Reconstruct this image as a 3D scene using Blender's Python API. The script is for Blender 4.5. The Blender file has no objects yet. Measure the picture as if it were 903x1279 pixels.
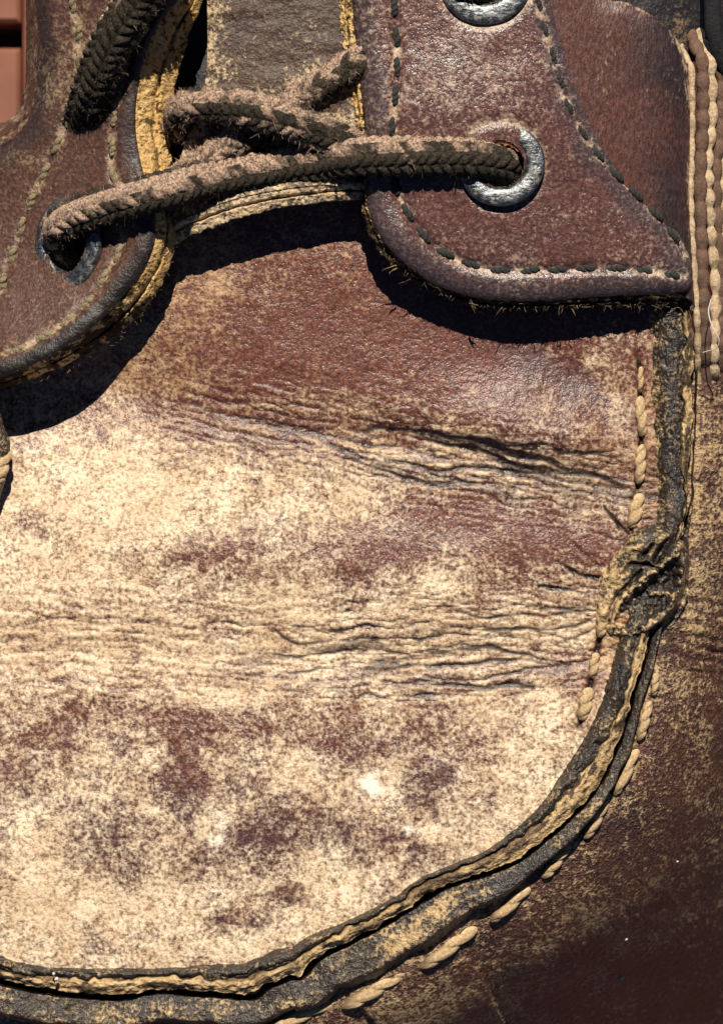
import bpy, math
import numpy as np
from mathutils import Matrix, Vector

# ------------------------------------------------------------------ basics
S = 0.0001                      # one authoring unit is a tenth of a millimetre
CU, CV = 451.5, 639.5           # authoring origin
SC = bpy.context.scene
COL = SC.collection
GROUND_Z = -950.0

# ------------------------------------------------------------------ camera
CAM_H = 0.5
cam_d = bpy.data.cameras.new('camera')
cam = bpy.data.objects.new('camera', cam_d)
COL.objects.link(cam)
cam.location = (0, 0, CAM_H)
cam_d.sensor_fit = 'VERTICAL'
cam_d.sensor_height = 36.0
cam_d.lens = 36.0 * CAM_H / (1279 * S)
cam_d.clip_start = 0.01
cam_d.clip_end = 100.0
cam_d.dof.use_dof = True
cam_d.dof.focus_distance = CAM_H - 0.004
cam_d.dof.aperture_fstop = cam_d.lens / 3.2
SC.camera = cam

# ------------------------------------------------------------------ light
SUN_EL = math.radians(52)
SUN_AZ = math.radians(0)        # from the top of the picture (+y)
w = bpy.data.worlds.new('World')
SC.world = w
w.use_nodes = True
nt = w.node_tree
bg = nt.nodes['Background']
sky = nt.nodes.new('ShaderNodeTexSky')
sky.sky_type = 'NISHITA'
sky.sun_disc = False
sky.sun_elevation = SUN_EL
sky.sun_rotation = SUN_AZ
sky.altitude = 12000.0
sky.air_density = 1.0
sky.dust_density = 0.2
nt.links.new(sky.outputs[0], bg.inputs[0])
bg.inputs[1].default_value = 0.065
sl = bpy.data.lights.new('sun', 'SUN')
sl.energy = 5.0
sl.angle = math.radians(0.5)
sl.color = (1.0, 0.925, 0.80)
sun = bpy.data.objects.new('sun', sl)
COL.objects.link(sun)
d = Vector((math.sin(SUN_AZ) * math.cos(SUN_EL), math.cos(SUN_AZ) * math.cos(SUN_EL), math.sin(SUN_EL)))
sun.rotation_euler = d.to_track_quat('Z', 'Y').to_euler()
SC.view_settings.view_transform = 'Standard'
SC.view_settings.look = 'None'
SC.view_settings.exposure = 0.45
SC.view_settings.gamma = 1.0
SC.view_settings.use_curve_mapping = False

# ------------------------------------------------------------------ numeric helpers
rng = np.random.default_rng(7)


def hsh(ix, iy, seed):
    h = (ix.astype(np.int64) * 374761393 + iy.astype(np.int64) * 668265263 + seed * 974634777) & 0xFFFFFFFF
    h = ((h ^ (h >> 13)) * 1274126177) & 0xFFFFFFFF
    h = ((h ^ (h >> 16)) * 2246822519) & 0xFFFFFFFF
    return ((h ^ (h >> 15)) & 0xFFFFFF) / float(0xFFFFFF)


def vn(x, y, seed=0):
    x, y = np.broadcast_arrays(np.asarray(x, float), np.asarray(y, float))
    ix, iy = np.floor(x), np.floor(y)
    fx, fy = x - ix, y - iy
    fx = fx * fx * fx * (fx * (fx * 6 - 15) + 10)
    fy = fy * fy * fy * (fy * (fy * 6 - 15) + 10)
    a, b = hsh(ix, iy, seed), hsh(ix + 1, iy, seed)
    c, e = hsh(ix, iy + 1, seed), hsh(ix + 1, iy + 1, seed)
    return (a * (1 - fx) + b * fx) * (1 - fy) + (c * (1 - fx) + e * fx) * fy


def fbm(x, y, octv=4, seed=0):
    t, amp, tot = 0.0, 1.0, 0.0
    for k in range(octv):
        t = t + amp * vn(x * 2 ** k + 17.3 * k, y * 2 ** k - 9.1 * k, seed + k)
        tot += amp
        amp *= 0.5
    return t / tot


def sst(a, b, x):
    t = np.clip((x - a) / (b - a), 0, 1)
    return t * t * (3 - 2 * t)


def ga(U, V, u, v, ru, rv, rot=0.0):
    c, s = math.cos(rot), math.sin(rot)
    a, b = (U - u) * c + (V - v) * s, -(U - u) * s + (V - v) * c
    return np.exp(-(a / ru) ** 2 - (b / rv) ** 2)


def spline(P, step=3.0):
    """Catmull-Rom through rows of P (any width); even steps in the first two columns."""
    P = np.asarray(P, float)
    Q = np.vstack([2 * P[0] - P[1], P, 2 * P[-1] - P[-2]])
    out = []
    for i in range(1, len(Q) - 2):
        t = np.linspace(0, 1, 40, endpoint=False)[:, None]
        p0, p1, p2, p3 = Q[i - 1:i + 3]
        out.append(0.5 * (2 * p1 + (p2 - p0) * t + (2 * p0 - 5 * p1 + 4 * p2 - p3) * t ** 2 + (3 * p1 - p0 - 3 * p2 + p3) * t ** 3))
    out = np.vstack(out + [Q[-2][None]])
    dd = np.linalg.norm(np.diff(out[:, :min(3, P.shape[1])], axis=0), axis=1)
    L = np.concatenate([[0], np.cumsum(dd)])
    n = max(2, int(L[-1] / step) + 1)
    s = np.linspace(0, L[-1], n)
    return np.stack([np.interp(s, L, out[:, k]) for k in range(P.shape[1])], 1), s


def near_curve(U, V, C):
    """distance, signed side (+ on the left-hand of travel in u,v image sense), nearest index and point."""
    sh = U.shape
    u, v = U.ravel(), V.ravel()
    best = np.full(u.shape, 1e18)
    bi = np.zeros(u.shape, int)
    for k in range(0, len(u), 20000):
        dd = (u[k:k + 20000, None] - C[None, :, 0]) ** 2 + (v[k:k + 20000, None] - C[None, :, 1]) ** 2
        bi[k:k + 20000] = dd.argmin(1)
        best[k:k + 20000] = dd.min(1)
    T = np.gradient(C[:, :2], axis=0)
    T /= np.linalg.norm(T, axis=1)[:, None] + 1e-9
    du, dv = u - C[bi, 0], v - C[bi, 1]
    along = du * T[bi, 0] + dv * T[bi, 1]
    dn = du * T[bi, 1] - dv * T[bi, 0]
    dist = np.sqrt(best)
    last = (bi == 0) | (bi == len(C) - 1)
    dist = np.where(last, dist, np.abs(dn))
    sgn = np.where(dn >= 0, 1.0, -1.0)
    pu = C[bi, 0] + np.where(last, 0, along * T[bi, 0])
    pv = C[bi, 1] + np.where(last, 0, along * T[bi, 1])
    return dist.reshape(sh), sgn.reshape(sh), bi.reshape(sh), pu.reshape(sh), pv.reshape(sh)


def inside_poly(U, V, P):
    u, v = U.ravel(), V.ravel()
    r = np.zeros(u.shape, bool)
    n = len(P)
    for i in range(n):
        a, b = P[i], P[(i + 1) % n]
        if a[1] == b[1]:
            continue
        c = (a[1] > v) != (b[1] > v)
        x = (b[0] - a[0]) * (v - a[1]) / (b[1] - a[1]) + a[0]
        r ^= c & (u < x)
    return r.reshape(U.shape)


def stroke(U, V, F, pts, width, amt, warp=None, taper=True):
    """adds a soft wandering line to the field F."""
    c, s = spline(pts, 3.0)
    lo, hi = c.min(0) - 25, c.max(0) + 25
    m = (U > lo[0]) & (U < hi[0]) & (V > lo[1]) & (V < hi[1])
    if not m.any():
        return
    u, v = U[m], V[m]
    if warp is not None:
        v = v + warp[0][m]
        u = u + warp[1][m]
    dist, _, bi, _, _ = near_curve(u, v, c)
    t = bi / max(1, len(c) - 1)
    k = np.sin(np.pi * np.clip(t, 0.02, 0.98)) ** 0.5 if taper else 1.0
    k = k * (0.55 + 0.75 * vn(u / 22, v / 22, 91))
    F[m] = np.maximum(F[m], amt * k * np.exp(-(dist / (width * (0.5 + 0.5 * k))) ** 2))


def W(u, v, z):
    return (np.asarray(u) - CU) * S, -(np.asarray(v) - CV) * S, np.asarray(z) * S


# ------------------------------------------------------------------ object helpers
def base_empty(name, u, v, z):
    o = bpy.data.objects.new(name, None)
    COL.objects.link(o)
    x, y, zz = W(u, v, z)
    o.location = (float(x), float(y), float(zz))
    o.empty_display_size = 0.01
    return o


def attach(o, parent):
    if parent is None:
        return
    o.parent = parent
    if parent.type == 'EMPTY':
        o.matrix_parent_inverse = Matrix.Translation(-Vector(parent.location))


def link_mesh(name, me, mat, parent):
    o = bpy.data.objects.new(name, me)
    COL.objects.link(o)
    if mat is not None and not me.materials:
        me.materials.append(mat)
    attach(o, parent)
    return o


def make_mesh(name, co, faces, attrs=None, smooth=True):
    """co (n,3) metres; faces (m,4) or (m,3) int array."""
    me = bpy.data.meshes.new(name)
    faces = np.asarray(faces, np.int32)
    k = faces.shape[1]
    me.vertices.add(len(co))
    me.vertices.foreach_set('co', np.ascontiguousarray(co, np.float32).ravel())
    me.loops.add(faces.size)
    me.loops.foreach_set('vertex_index', faces.ravel())
    me.polygons.add(len(faces))
    me.polygons.foreach_set('loop_start', np.arange(0, faces.size, k, dtype=np.int32))
    me.polygons.foreach_set('loop_total', np.full(len(faces), k, np.int32))
    me.polygons.foreach_set('use_smooth', np.full(len(faces), smooth, bool))
    me.update(calc_edges=True)
    for a, val in (attrs or {}).items():
        at = me.attributes.new(a, 'FLOAT', 'POINT')
        at.data.foreach_set('value', np.ascontiguousarray(val, np.float32).ravel())
    me.validate()
    return me


def grid_faces(H, Wd, keep=None, flip=False, wrap=False):
    i = np.arange(H * Wd).reshape(H, Wd)
    if wrap:
        i = np.concatenate([i, i[:, :1]], 1)
    f = np.stack([i[:-1, :-1], i[1:, :-1], i[1:, 1:], i[:-1, 1:]], -1)
    if flip:
        f = f[..., ::-1]
    if keep is not None:
        return f[keep]
    return f.reshape(-1, 4)


def grid_obj(name, U, V, Z, attrs, mat, parent, keep=None, flip=False, wrap=False):
    x, y, z = W(U, V, Z)
    co = np.stack([x.ravel(), y.ravel(), z.ravel()], 1)
    f = grid_faces(U.shape[0], U.shape[1], keep, flip, wrap)
    used = np.zeros(len(co), bool)
    used[f.ravel()] = True
    remap = np.cumsum(used) - 1
    at = {k: np.broadcast_to(v, U.shape).ravel()[used] for k, v in attrs.items()}
    return link_mesh(name, make_mesh(name, co[used], remap[f], at), mat, parent)


def cell_all(M):
    return M[:-1, :-1] & M[1:, :-1] & M[1:, 1:] & M[:-1, 1:]


def ring_frames(P):
    """parallel-transported frames along a 3D path."""
    T = np.gradient(P, axis=0)
    T /= np.linalg.norm(T, axis=1)[:, None] + 1e-12
    N = np.zeros_like(P)
    up = np.array([0, 0, 1.0])
    n = up - T[0] * (up @ T[0])
    if np.linalg.norm(n) < 0.2:
        up = np.array([0, 1.0, 0])
        n = up - T[0] * (up @ T[0])
    N[0] = n / np.linalg.norm(n)
    for i in range(1, len(P)):
        n = N[i - 1] - T[i] * (N[i - 1] @ T[i])
        N[i] = n / np.linalg.norm(n)
    return T, N, np.cross(T, N)


# ------------------------------------------------------------------ materials
class NB:
    def __init__(self, name):
        self.m = bpy.data.materials.new(name)
        self.m.use_nodes = True
        self.t = self.m.node_tree
        self.b = self.t.nodes['Principled BSDF']
        self.co = self.t.nodes.new('ShaderNodeTexCoord').outputs['Object']

    def n(self, kind, **kw):
        x = self.t.nodes.new(kind)
        for k, v in kw.items():
            setattr(x, k, v)
        return x

    def put(self, sock, v):
        if hasattr(v, 'is_output'):
            self.t.links.new(v, sock)
        else:
            sock.default_value = v

    def noise(self, px, detail=3, rough=0.6, stretch=None, off=0.0):
        co = self.co
        if stretch or off:
            mp = self.n('ShaderNodeMapping')
            mp.inputs['Scale'].default_value = stretch or (1, 1, 1)
            mp.inputs['Location'].default_value = (off, off * 0.7, off * 0.3)
            self.put(mp.inputs['Vector'], co)
            co = mp.outputs[0]
        x = self.n('ShaderNodeTexNoise')
        self.put(x.inputs['Vector'], co)
        x.inputs['Scale'].default_value = 1.0 / (px * S)
        x.inputs['Detail'].default_value = detail
        x.inputs['Roughness'].default_value = rough
        return x.outputs['Fac']

    def attr(self, a):
        x = self.n('ShaderNodeAttribute')
        x.attribute_name = a
        return x.outputs['Fac']

    def math(self, op, a, b=0.0, c=0.0):
        x = self.n('ShaderNodeMath', operation=op)
        self.put(x.inputs[0], a)
        self.put(x.inputs[1], b)
        self.put(x.inputs[2], c)
        return x.outputs[0]

    def ss(self, lo, hi, v, a=0.0, b=1.0):
        x = self.n('ShaderNodeMapRange', interpolation_type='SMOOTHSTEP')
        self.put(x.inputs['Value'], v)
        x.inputs['From Min'].default_value = lo
        x.inputs['From Max'].default_value = hi
        x.inputs['To Min'].default_value = a
        x.inputs['To Max'].default_value = b
        return x.outputs['Result']

    def mix(self, f, a, b, mode='MIX'):
        x = self.n('ShaderNodeMix', data_type='RGBA', blend_type=mode)
        self.put(x.inputs['Factor'], f)
        for s, v in ((x.inputs[6], a), (x.inputs[7], b)):
            if isinstance(v, tuple):
                v = v + (1.0,) if len(v) == 3 else v
            self.put(s, v)
        return x.outputs[2]

    def bump(self, h, dist_px, strength=1.0, prev=None):
        x = self.n('ShaderNodeBump')
        x.inputs['Distance'].default_value = dist_px * S
        x.inputs['Strength'].default_value = strength
        self.put(x.inputs['Height'], h)
        if prev is not None:
            self.put(x.inputs['Normal'], prev)
        return x.outputs[0]

    def done(self, col, rough, normal=None, metal=0.0, spec=0.5):
        self.put(self.b.inputs['Base Color'], col if not isinstance(col, tuple) else col + (1.0,))
        self.put(self.b.inputs['Roughness'], rough)
        self.put(self.b.inputs['Metallic'], metal)
        self.put(self.b.inputs['Specular IOR Level'], spec)
        if normal is not None:
            self.put(self.b.inputs['Normal'], normal)
        return self.m


def leather(name, dye, dye2, tan=(0.66, 0.50, 0.29), cream=(0.80, 0.69, 0.47), k=0.16, grain=1.0, rough=0.45,
            micro=0.8, spec=0.5, stretch=None):
    """worn leather: attributes wear (dye rubbed off, painted sheen), tone (second dye, painted shade), dirt (grime, painted shade)."""
    b = NB(name)
    n1 = b.noise(4.6, 2, 0.65, stretch)
    n2 = b.noise(11, 4, 0.7, stretch, 0.13)
    n3 = b.noise(45, 3, 0.6, None, 0.31)
    wear = b.math('ADD', b.attr('wear'), b.math('MULTIPLY', b.math('SUBTRACT', n2, 0.5), micro * 1.1))
    wear = b.math('ADD', wear, b.math('MULTIPLY', b.math('SUBTRACT', n1, 0.5), micro * 1.25))
    m = b.ss(0.5 - k, 0.5 + k, wear)
    tone = b.math('ADD', b.attr('tone'), b.math('MULTIPLY', b.math('SUBTRACT', n3, 0.5), 0.9))
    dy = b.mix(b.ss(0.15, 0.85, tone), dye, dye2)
    dy = b.mix(b.ss(0.35, 0.7, n1), b.mix(1.0, dy, (0.6, 0.57, 0.55), 'MULTIPLY'), b.mix(1.0, dy, (1.45, 1.4, 1.3), 'MULTIPLY'))
    tn = b.mix(b.ss(0.35, 0.7, b.math('ADD', b.math('MULTIPLY', n3, 0.5), b.math('MULTIPLY', n2, 0.5))), tan, cream)
    tn = b.mix(b.ss(0.3, 0.58, n1), b.mix(1.0, tn, (0.6, 0.5, 0.42), 'MULTIPLY'), tn)
    oc = b.attr('ochre')
    tn = b.mix(b.ss(0.0, 1.0, oc), tn, b.mix(1.0, tn, (0.60, 0.46, 0.34), 'MULTIPLY'))
    tn = b.mix(b.ss(0.0, 1.0, b.math('MULTIPLY', oc, -1.0)), tn, (0.90, 0.82, 0.68))
    col = b.mix(m, dy, tn)
    dirt = b.ss(0.15, 0.85, b.math('ADD', b.attr('dirt'), b.math('MULTIPLY', b.math('SUBTRACT', n2, 0.5), 0.35)))
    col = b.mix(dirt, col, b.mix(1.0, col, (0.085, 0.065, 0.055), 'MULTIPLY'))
    h = b.math('ADD', b.math('MULTIPLY', n1, 0.6), n2)
    nrm = b.bump(h, 2.6 * grain)
    rg = b.math('ADD', b.math('MULTIPLY', m, 0.25), rough)
    rg = b.math('ADD', rg, b.math('MULTIPLY', b.math('SUBTRACT', n2, 0.5), 0.3))
    return b.done(col, rg, nrm, 0.0, spec)


M = {}
M['plug'] = leather('worn_vamp_leather', (0.125, 0.047, 0.034), (0.088, 0.042, 0.042), (0.58, 0.42, 0.26), (0.80, 0.67, 0.49), k=0.5, micro=1.0, grain=0.7, rough=0.36)
M['side'] = leather('dark_side_leather', (0.100, 0.045, 0.030), (0.018, 0.014, 0.018), (0.40, 0.26, 0.13), (0.50, 0.36, 0.2), k=0.3, grain=2.4, micro=1.25)  # near-black second dye paints the shade of the far side
M['flap'] = leather('oiled_flap_leather', (0.098, 0.045, 0.042), (0.072, 0.049, 0.052), (0.46, 0.32, 0.22), (0.58, 0.46, 0.36), k=0.4, grain=0.6, rough=0.30, micro=0.8)
M['quarter'] = leather('brown_quarter_leather', (0.080, 0.031, 0.025), (0.030, 0.018, 0.019), (0.36, 0.24, 0.15), (0.46, 0.34, 0.24), k=0.2, grain=0.6, rough=0.45, micro=0.6, stretch=(1.6, 0.6, 1))
M['flap_brown'] = leather('matt_brown_leather', (0.080, 0.038, 0.026), (0.042, 0.027, 0.024), (0.36, 0.24, 0.14), (0.44, 0.33, 0.22), k=0.35, grain=0.7, rough=0.5, micro=0.6)
M['tongue'] = leather('tongue_leather', (0.095, 0.055, 0.034), (0.055, 0.034, 0.026), (0.50, 0.36, 0.20), (0.60, 0.48, 0.32), k=0.22, grain=1.1, rough=0.55)
M['ridge'] = leather('blackened_ridge_leather', (0.044, 0.032, 0.022), (0.024, 0.020, 0.020), (0.42, 0.28, 0.13), (0.58, 0.42, 0.22), k=0.3, grain=1.6, rough=0.40, micro=1.1)
M['cut'] = leather('raw_cut_edge', (0.060, 0.036, 0.020), (0.035, 0.024, 0.018), (0.56, 0.35, 0.13), (0.66, 0.46, 0.21), k=0.14, grain=1.8, rough=0.8, micro=1.0, spec=0.2)
M['collar'] = leather('dark_collar_leather', (0.020, 0.016, 0.018), (0.012, 0.012, 0.018), (0.16, 0.10, 0.05), (0.2, 0.13, 0.07), k=0.2, grain=1.0, rough=0.6)


def thread_mat(name, c0, c1, px=3.0, soil_shade=(0.05, 0.035, 0.02), amt=0.5):
    b = NB(name)
    n1 = b.noise(px, 3, 0.7, (1, 1, 1))
    n2 = b.noise(18, 3)
    col = b.mix(b.ss(0.3, 0.7, n1), c0, c1)
    col = b.mix(b.ss(0.46, 0.66, n2, 0.0, amt), col, soil_shade)
    return b.done(col, 0.75, b.bump(n1, 1.5), 0.0, 0.25)


M['tan_thread'] = thread_mat('waxed_tan_thread', (0.30, 0.19, 0.09), (0.62, 0.46, 0.27), 4.5, (0.09, 0.06, 0.035), 0.85)
M['black_thread'] = thread_mat('black_thread', (0.010, 0.012, 0.013), (0.035, 0.038, 0.036), soil_shade=(0.20, 0.13, 0.07), amt=0.35)
M['olive_thread'] = thread_mat('dusty_thread', (0.10, 0.085, 0.05), (0.30, 0.23, 0.13))
M['knit_tan'] = thread_mat('tan_knit', (0.34, 0.23, 0.13), (0.58, 0.44, 0.29), 4)
M['knit_brown'] = thread_mat('brown_knit', (0.10, 0.055, 0.04), (0.16, 0.09, 0.06), 4)
M['black_strap'] = thread_mat('black_strap', (0.006, 0.006, 0.008), (0.014, 0.014, 0.016), 6, amt=0.1)


def lace_mat():
    b = NB('braided_lace_yarn')
    t = b.attr('tan')
    n1 = b.noise(3.0, 3, 0.7)
    n2 = b.noise(14, 3, 0.6, None, 0.2)
    t = b.math('ADD', t, b.math('MULTIPLY', b.math('SUBTRACT', n2, 0.5), 0.9))
    m = b.ss(0.28, 0.72, t)
    blk = b.mix(b.ss(0.3, 0.75, n1), (0.011, 0.010, 0.009), (0.065, 0.050, 0.034))
    tn = b.mix(b.ss(0.3, 0.72, n1), (0.12, 0.068, 0.045), (0.54, 0.39, 0.29))
    return b.done(b.mix(m, blk, tn), 0.9, b.bump(n1, 2.0), 0.0, 0.12)


M['lace'] = lace_mat()


def metal_mat():
    b = NB('aged_black_metal')
    n1 = b.noise(9, 4, 0.7)
    n2 = b.noise(26, 4, 0.65, None, 0.4)
    n3 = b.noise(5, 2, 0.5, (0.25, 1.4, 1), 0.2)
    g = b.ss(0.56, 0.68, n2)
    col = b.mix(b.ss(0.35, 0.7, n1), (0.095, 0.102, 0.108), (0.27, 0.28, 0.285))
    col = b.mix(b.ss(0.64, 0.74, n3), col, (0.02, 0.022, 0.024))
    col = b.mix(b.math('MULTIPLY', g, 0.7), col, (0.16, 0.10, 0.045))
    rg = b.math('ADD', b.math('MULTIPLY', g, 0.4), b.ss(0.3, 0.7, n1, 0.34, 0.55))
    return b.done(col, rg, b.bump(b.math('ADD', n1, b.math('MULTIPLY', n3, 0.4)), 1.5), b.math('SUBTRACT', 0.95, b.math('MULTIPLY', g, 0.9)), 0.5)


M['metal'] = metal_mat()


def plain(name, col, rough=0.7, col2=None, px=20):
    b = NB(name)
    c = b.mix(b.ss(0.3, 0.7, b.noise(px, 4)), col, col2 or col)
    return b.done(c, rough)


M['fibre'] = plain('frayed_fibre', (0.22, 0.14, 0.07), 0.8, (0.03, 0.022, 0.014), 30)
M['hair'] = plain('pale_hair', (0.5, 0.46, 0.4), 0.6)
M['grit'] = plain('pale_grit', (0.75, 0.74, 0.72), 0.6, (0.5, 0.5, 0.5), 12)
M['floor'] = plain('terracotta_boards', (0.22, 0.078, 0.04), 0.7, (0.15, 0.05, 0.028), 160)
M['floor_gap'] = plain('dark_underfloor', (0.02, 0.014, 0.012), 0.9)

# ------------------------------------------------------------------ things
boot = base_empty('leather_boot', 400, 700, GROUND_Z)
boot['label'] = 'worn reddish brown leather moccasin boot with scuffed tan toe and metal eyelets'
boot['category'] = 'boot'
laces = base_empty('shoelace', 330, 215, 60)
laces['label'] = 'fuzzy black and tan braided lace crossing the tongue between two metal eyelets'
laces['category'] = 'shoelace'

# ------------------------------------------------------------------ seam line between plug and side
SEAM = np.array([
    # u, v, inner start, dark/raw boundary, raw end, outer end
    (866, 380, -62, -16, -4, 6), (869, 430, -62, -17, -4, 6), (867, 475, -60, -16, -4, 7), (866, 520, -55, -15, -3, 5), (863, 580, -50, -13, -3, 4),
    (861, 630, -46, -8, -3, 6), (850, 680, -40, -8, -2, 8), (830, 735, -35, -8, -2, 10), (815, 785, -40, -14, -2, 14),
    (803, 830, -40, -13, -2, 16), (792, 867, -40, -12, -2, 16), (774, 926, -45, -18, -2, 17), (748, 982, -52, -28, -2, 19),
    (705, 1030, -42, -26, -3, 23), (660, 1066, -36, -24, -3, 28), (619, 1089, -30, -22, -3, 36), (580, 1102, -27, -20, -4, 42),
    (542, 1117, -26, -18, -3, 54), (491, 1150, -26, -18, -3, 55), (440, 1178, -28, -20, -3, 56), (400, 1198, -34, -20, -4, 54),
    (378, 1222, -42, -26, -4, 48), (362, 1223, -42, -22, -4, 48), (335, 1236, -44, -24, -5, 42), (315, 1248, -48, -28, -6, 42),
    (260, 1246, -42, -24, -6, 42), (200, 1242, -32, -22, -5, 42), (150, 1250, -42, -26, -6, 45), (100, 1249, -40, -24, -6, 45),
    (50, 1242, -36, -20, -6, 45), (0, 1232, -36, -20, -5, 45), (-70, 1212, -36, -20, -5, 45)], float)
SC_, SS_ = spline(SEAM, 2.0)
seam_uv = SC_[:, :2]
_T = np.gradient(seam_uv, axis=0)
_k = np.ones(9) / 9
for _c in (0, 1):
    _T[:, _c] = np.convolve(np.pad(_T[:, _c], 4, mode='edge'), _k, 'valid')
_T /= np.linalg.norm(_T, axis=1)[:, None]
# outward normal in (u,v): travel goes down then left, outside is right/below
SN = np.stack([_T[:, 1], -_T[:, 0]], 1)


def z_plug(U, V):
    z = 0.06 * np.logaddexp(0, (560 - V) / 40.0) * 40 - 24 * ga(U, V, 60, 490, 170, 66)
    z = z - 14 * ((U - 380) / 420) ** 2 - 26 * np.clip((V - 850) / 400, 0, 1) ** 2
    z = z + 15 * ga(U, V, 650, 540, 120, 46, 0.25) - 5 * ga(U, V, 715, 462, 80, 22, 0.5)
    z = z + 6 * ga(U, V, 480, 695, 330, 50) - 7 * ga(U, V, 560, 562, 300, 22, 0.16) - 6 * ga(U, V, 520, 815, 420, 30)
    return z


# ================================================================== toe plug
st = 2.0
gu = np.arange(-70, 872, st)
gv = np.arange(225, 1262, st)
U, V = np.meshgrid(gu, gv)
dist, sg, bi, pu, pv = near_curve(U, V, seam_uv[::3])
sd = dist * sg                      # + outside
Z = z_plug(U, V)
Z = Z + 5 * (fbm(U / 130, V / 110, 3, 5) - 0.5) + 2.0 * (fbm(U / 30, V / 30, 3, 15) - 0.5)
wa = (16 * (fbm(U / 46, V / 40, 4, 21) - 0.5), 10 * (fbm(U / 40, V / 40, 3, 27) - 0.5))

# crease bands: elongated ridged noise
def ridged(a, b, seed, lo):
    r = 1 - np.abs(2 * vn(a, b, seed) - 1)
    return sst(lo, 1.0, r)


cenA = np.interp(U, [150, 210, 430, 600, 800], [488, 500, 545, 572, 606])
envA = np.exp(-((V - cenA - 6) / np.interp(U, [150, 430, 800], [44, 60, 44])) ** 2) * sst(130, 290, U)
cenB = np.interp(U, [0, 250, 500, 760], [800, 806, 808, 785])
hwB = np.interp(U, [0, 250, 500, 700, 770], [74, 66, 68, 78, 74])
envB = np.exp(-(np.abs(V - cenB) / hwB) ** 3)
fan = np.interp(U, [450, 620, 770], [1.0, 1.0, 0.55])
crease = np.zeros_like(U)
rid = np.zeros_like(U)
for (cen, env, sc, seedo) in ((cenA, envA, np.ones_like(U), 40), (cenB, envB, fan, 60)):
    b0 = (V - cen + 1.3 * wa[0]) / sc
    patch = 0.5 + 0.9 * fbm(U / 90, V / 28, 3, seedo)
    for q_, (sp, gl, amp, wd_, tl) in enumerate(((16, 110, 1.0, .13, .0), (10.5, 76, .8, .16, .05), (7, 44, .55, .20, -.07), (12, 60, .8, .14, -.10), (9, 40, .6, .16, .13))):
        pz = (V - cen + tl * (U - 400) + 0.6 * wa[0]) / sc / sp + 1.8 * fbm(U / 120 + q_ * 5, V / 46, 3, seedo + q_ * 7) + 0.5 * fbm(U / 20, V / 13, 2, seedo + 30 + q_)
        ii_ = np.floor(pz)
        ln = sst(wd_ * 1.15, wd_ * 0.15, np.abs(pz - ii_ - 0.5))
        gate = sst(0.36, 0.7, vn(U / gl + ii_ * 3.37, ii_ + 0.5, seedo + 50 + q_)) * (0.35 + 0.8 * vn(U / 15, ii_ + 0.5, seedo + 60 + q_))
        crease = np.maximum(crease, np.minimum(1.0, 1.5 * env * patch) * amp * ln * gate)
        if q_ in (0, 3):
            rid = rid + 0.5 * env * np.cos(2 * np.pi * pz)
A_STROKES = [
    ([(215, 498), (260, 510), (330, 524), (420, 541), (470, 549)], 3.4, 0.8),
    ([(430, 540), (500, 534), (560, 546), (610, 560), (660, 572), (720, 590), (798, 612)], 5.0, 1.3),
    ([(520, 548), (580, 560), (640, 580), (700, 592), (790, 602)], 4.5, 1.3),
    ([(470, 566), (520, 580), (560, 584), (640, 588), (700, 600), (770, 620)], 3.4, 0.9),
    ([(560, 540), (620, 556), (680, 556), (712, 546)], 2.6, 0.8),
    ([(640, 566), (700, 566), (760, 566), (796, 558)], 2.6, 0.8),
    ([(380, 560), (430, 572), (500, 594), (560, 600), (620, 604)], 2.6, 0.7),
    ([(340, 536), (400, 552), (450, 570), (490, 590)], 2.6, 0.8),
    ([(250, 520), (310, 540), (380, 556), (430, 560)], 2.4, 0.6),
    ([(240, 488), (300, 492), (350, 500)], 2.4, 0.5),
    ([(600, 612), (660, 606), (720, 612), (790, 626)], 2.4, 0.6),
    ([(691, 699), (717, 713), (748, 722), (770, 738)], 3.2, 1.1),
    ([(665, 726), (707, 735), (750, 744)], 2.8, 1.0),
    ([(553, 754), (594, 768), (640, 770), (700, 764), (752, 758)], 2.8, 0.9),
    ([(563, 787), (645, 788), (707, 784), (738, 770), (756, 754)], 3.0, 1.0),
    ([(645, 761), (700, 757), (755, 757)], 2.4, 0.8),
    ([(700, 800), (730, 790), (752, 776)], 2.4, 0.8),
    ([(440, 815), (491, 826), (543, 817), (609, 812), (666, 822), (740, 836)], 3.2, 0.9),
    ([(400, 824), (470, 838), (560, 830), (635, 826), (697, 832), (740, 842)], 3.2, 0.9),
    ([(491, 850), (594, 855), (727, 862)], 2.8, 0.8),
    ([(753, 630), (773, 656), (790, 674)], 2.6, 1.2),
    ([(740, 664), (768, 676), (790, 680)], 2.2, 0.7),
    ([(700, 664), (740, 700), (768, 712)], 2.2, 0.6),
    ([(0, 790), (60, 786), (130, 780), (190, 768)], 2.4, 0.7),
    ([(0, 806), (70, 802), (150, 800), (220, 806)], 2.4, 0.7),
    ([(0, 846), (60, 838), (120, 826), (180, 822)], 2.6, 0.7),
    ([(0, 744), (30, 742), (66, 726)], 2.2, 0.6),
    ([(280, 770), (330, 778), (380, 800), (450, 788)], 2.6, 0.8),
    ([(300, 810), (360, 818), (420, 812), (470, 812)], 2.6, 0.8),
    ([(330, 840), (400, 836), (460, 840)], 2.4, 0.7),
    ([(180, 858), (250, 860), (330, 856)], 2.2, 0.6),
]
for p, wd, a in A_STROKES:
    stroke(U, V, crease, p, wd, a, wa)
Z = Z - 2.6 * crease * (0.5 + 0.5 * sst(120, 520, U))
soft = envA * (fbm(U / 60, (V - cenA + wa[0]) / 11, 3, 80) - 0.5) + envB * (fbm(U / 60, (V - cenB + wa[0]) / 12 / fan, 3, 83) - 0.5)
Z = Z + 3.5 * soft + 0.6 * rid
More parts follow.
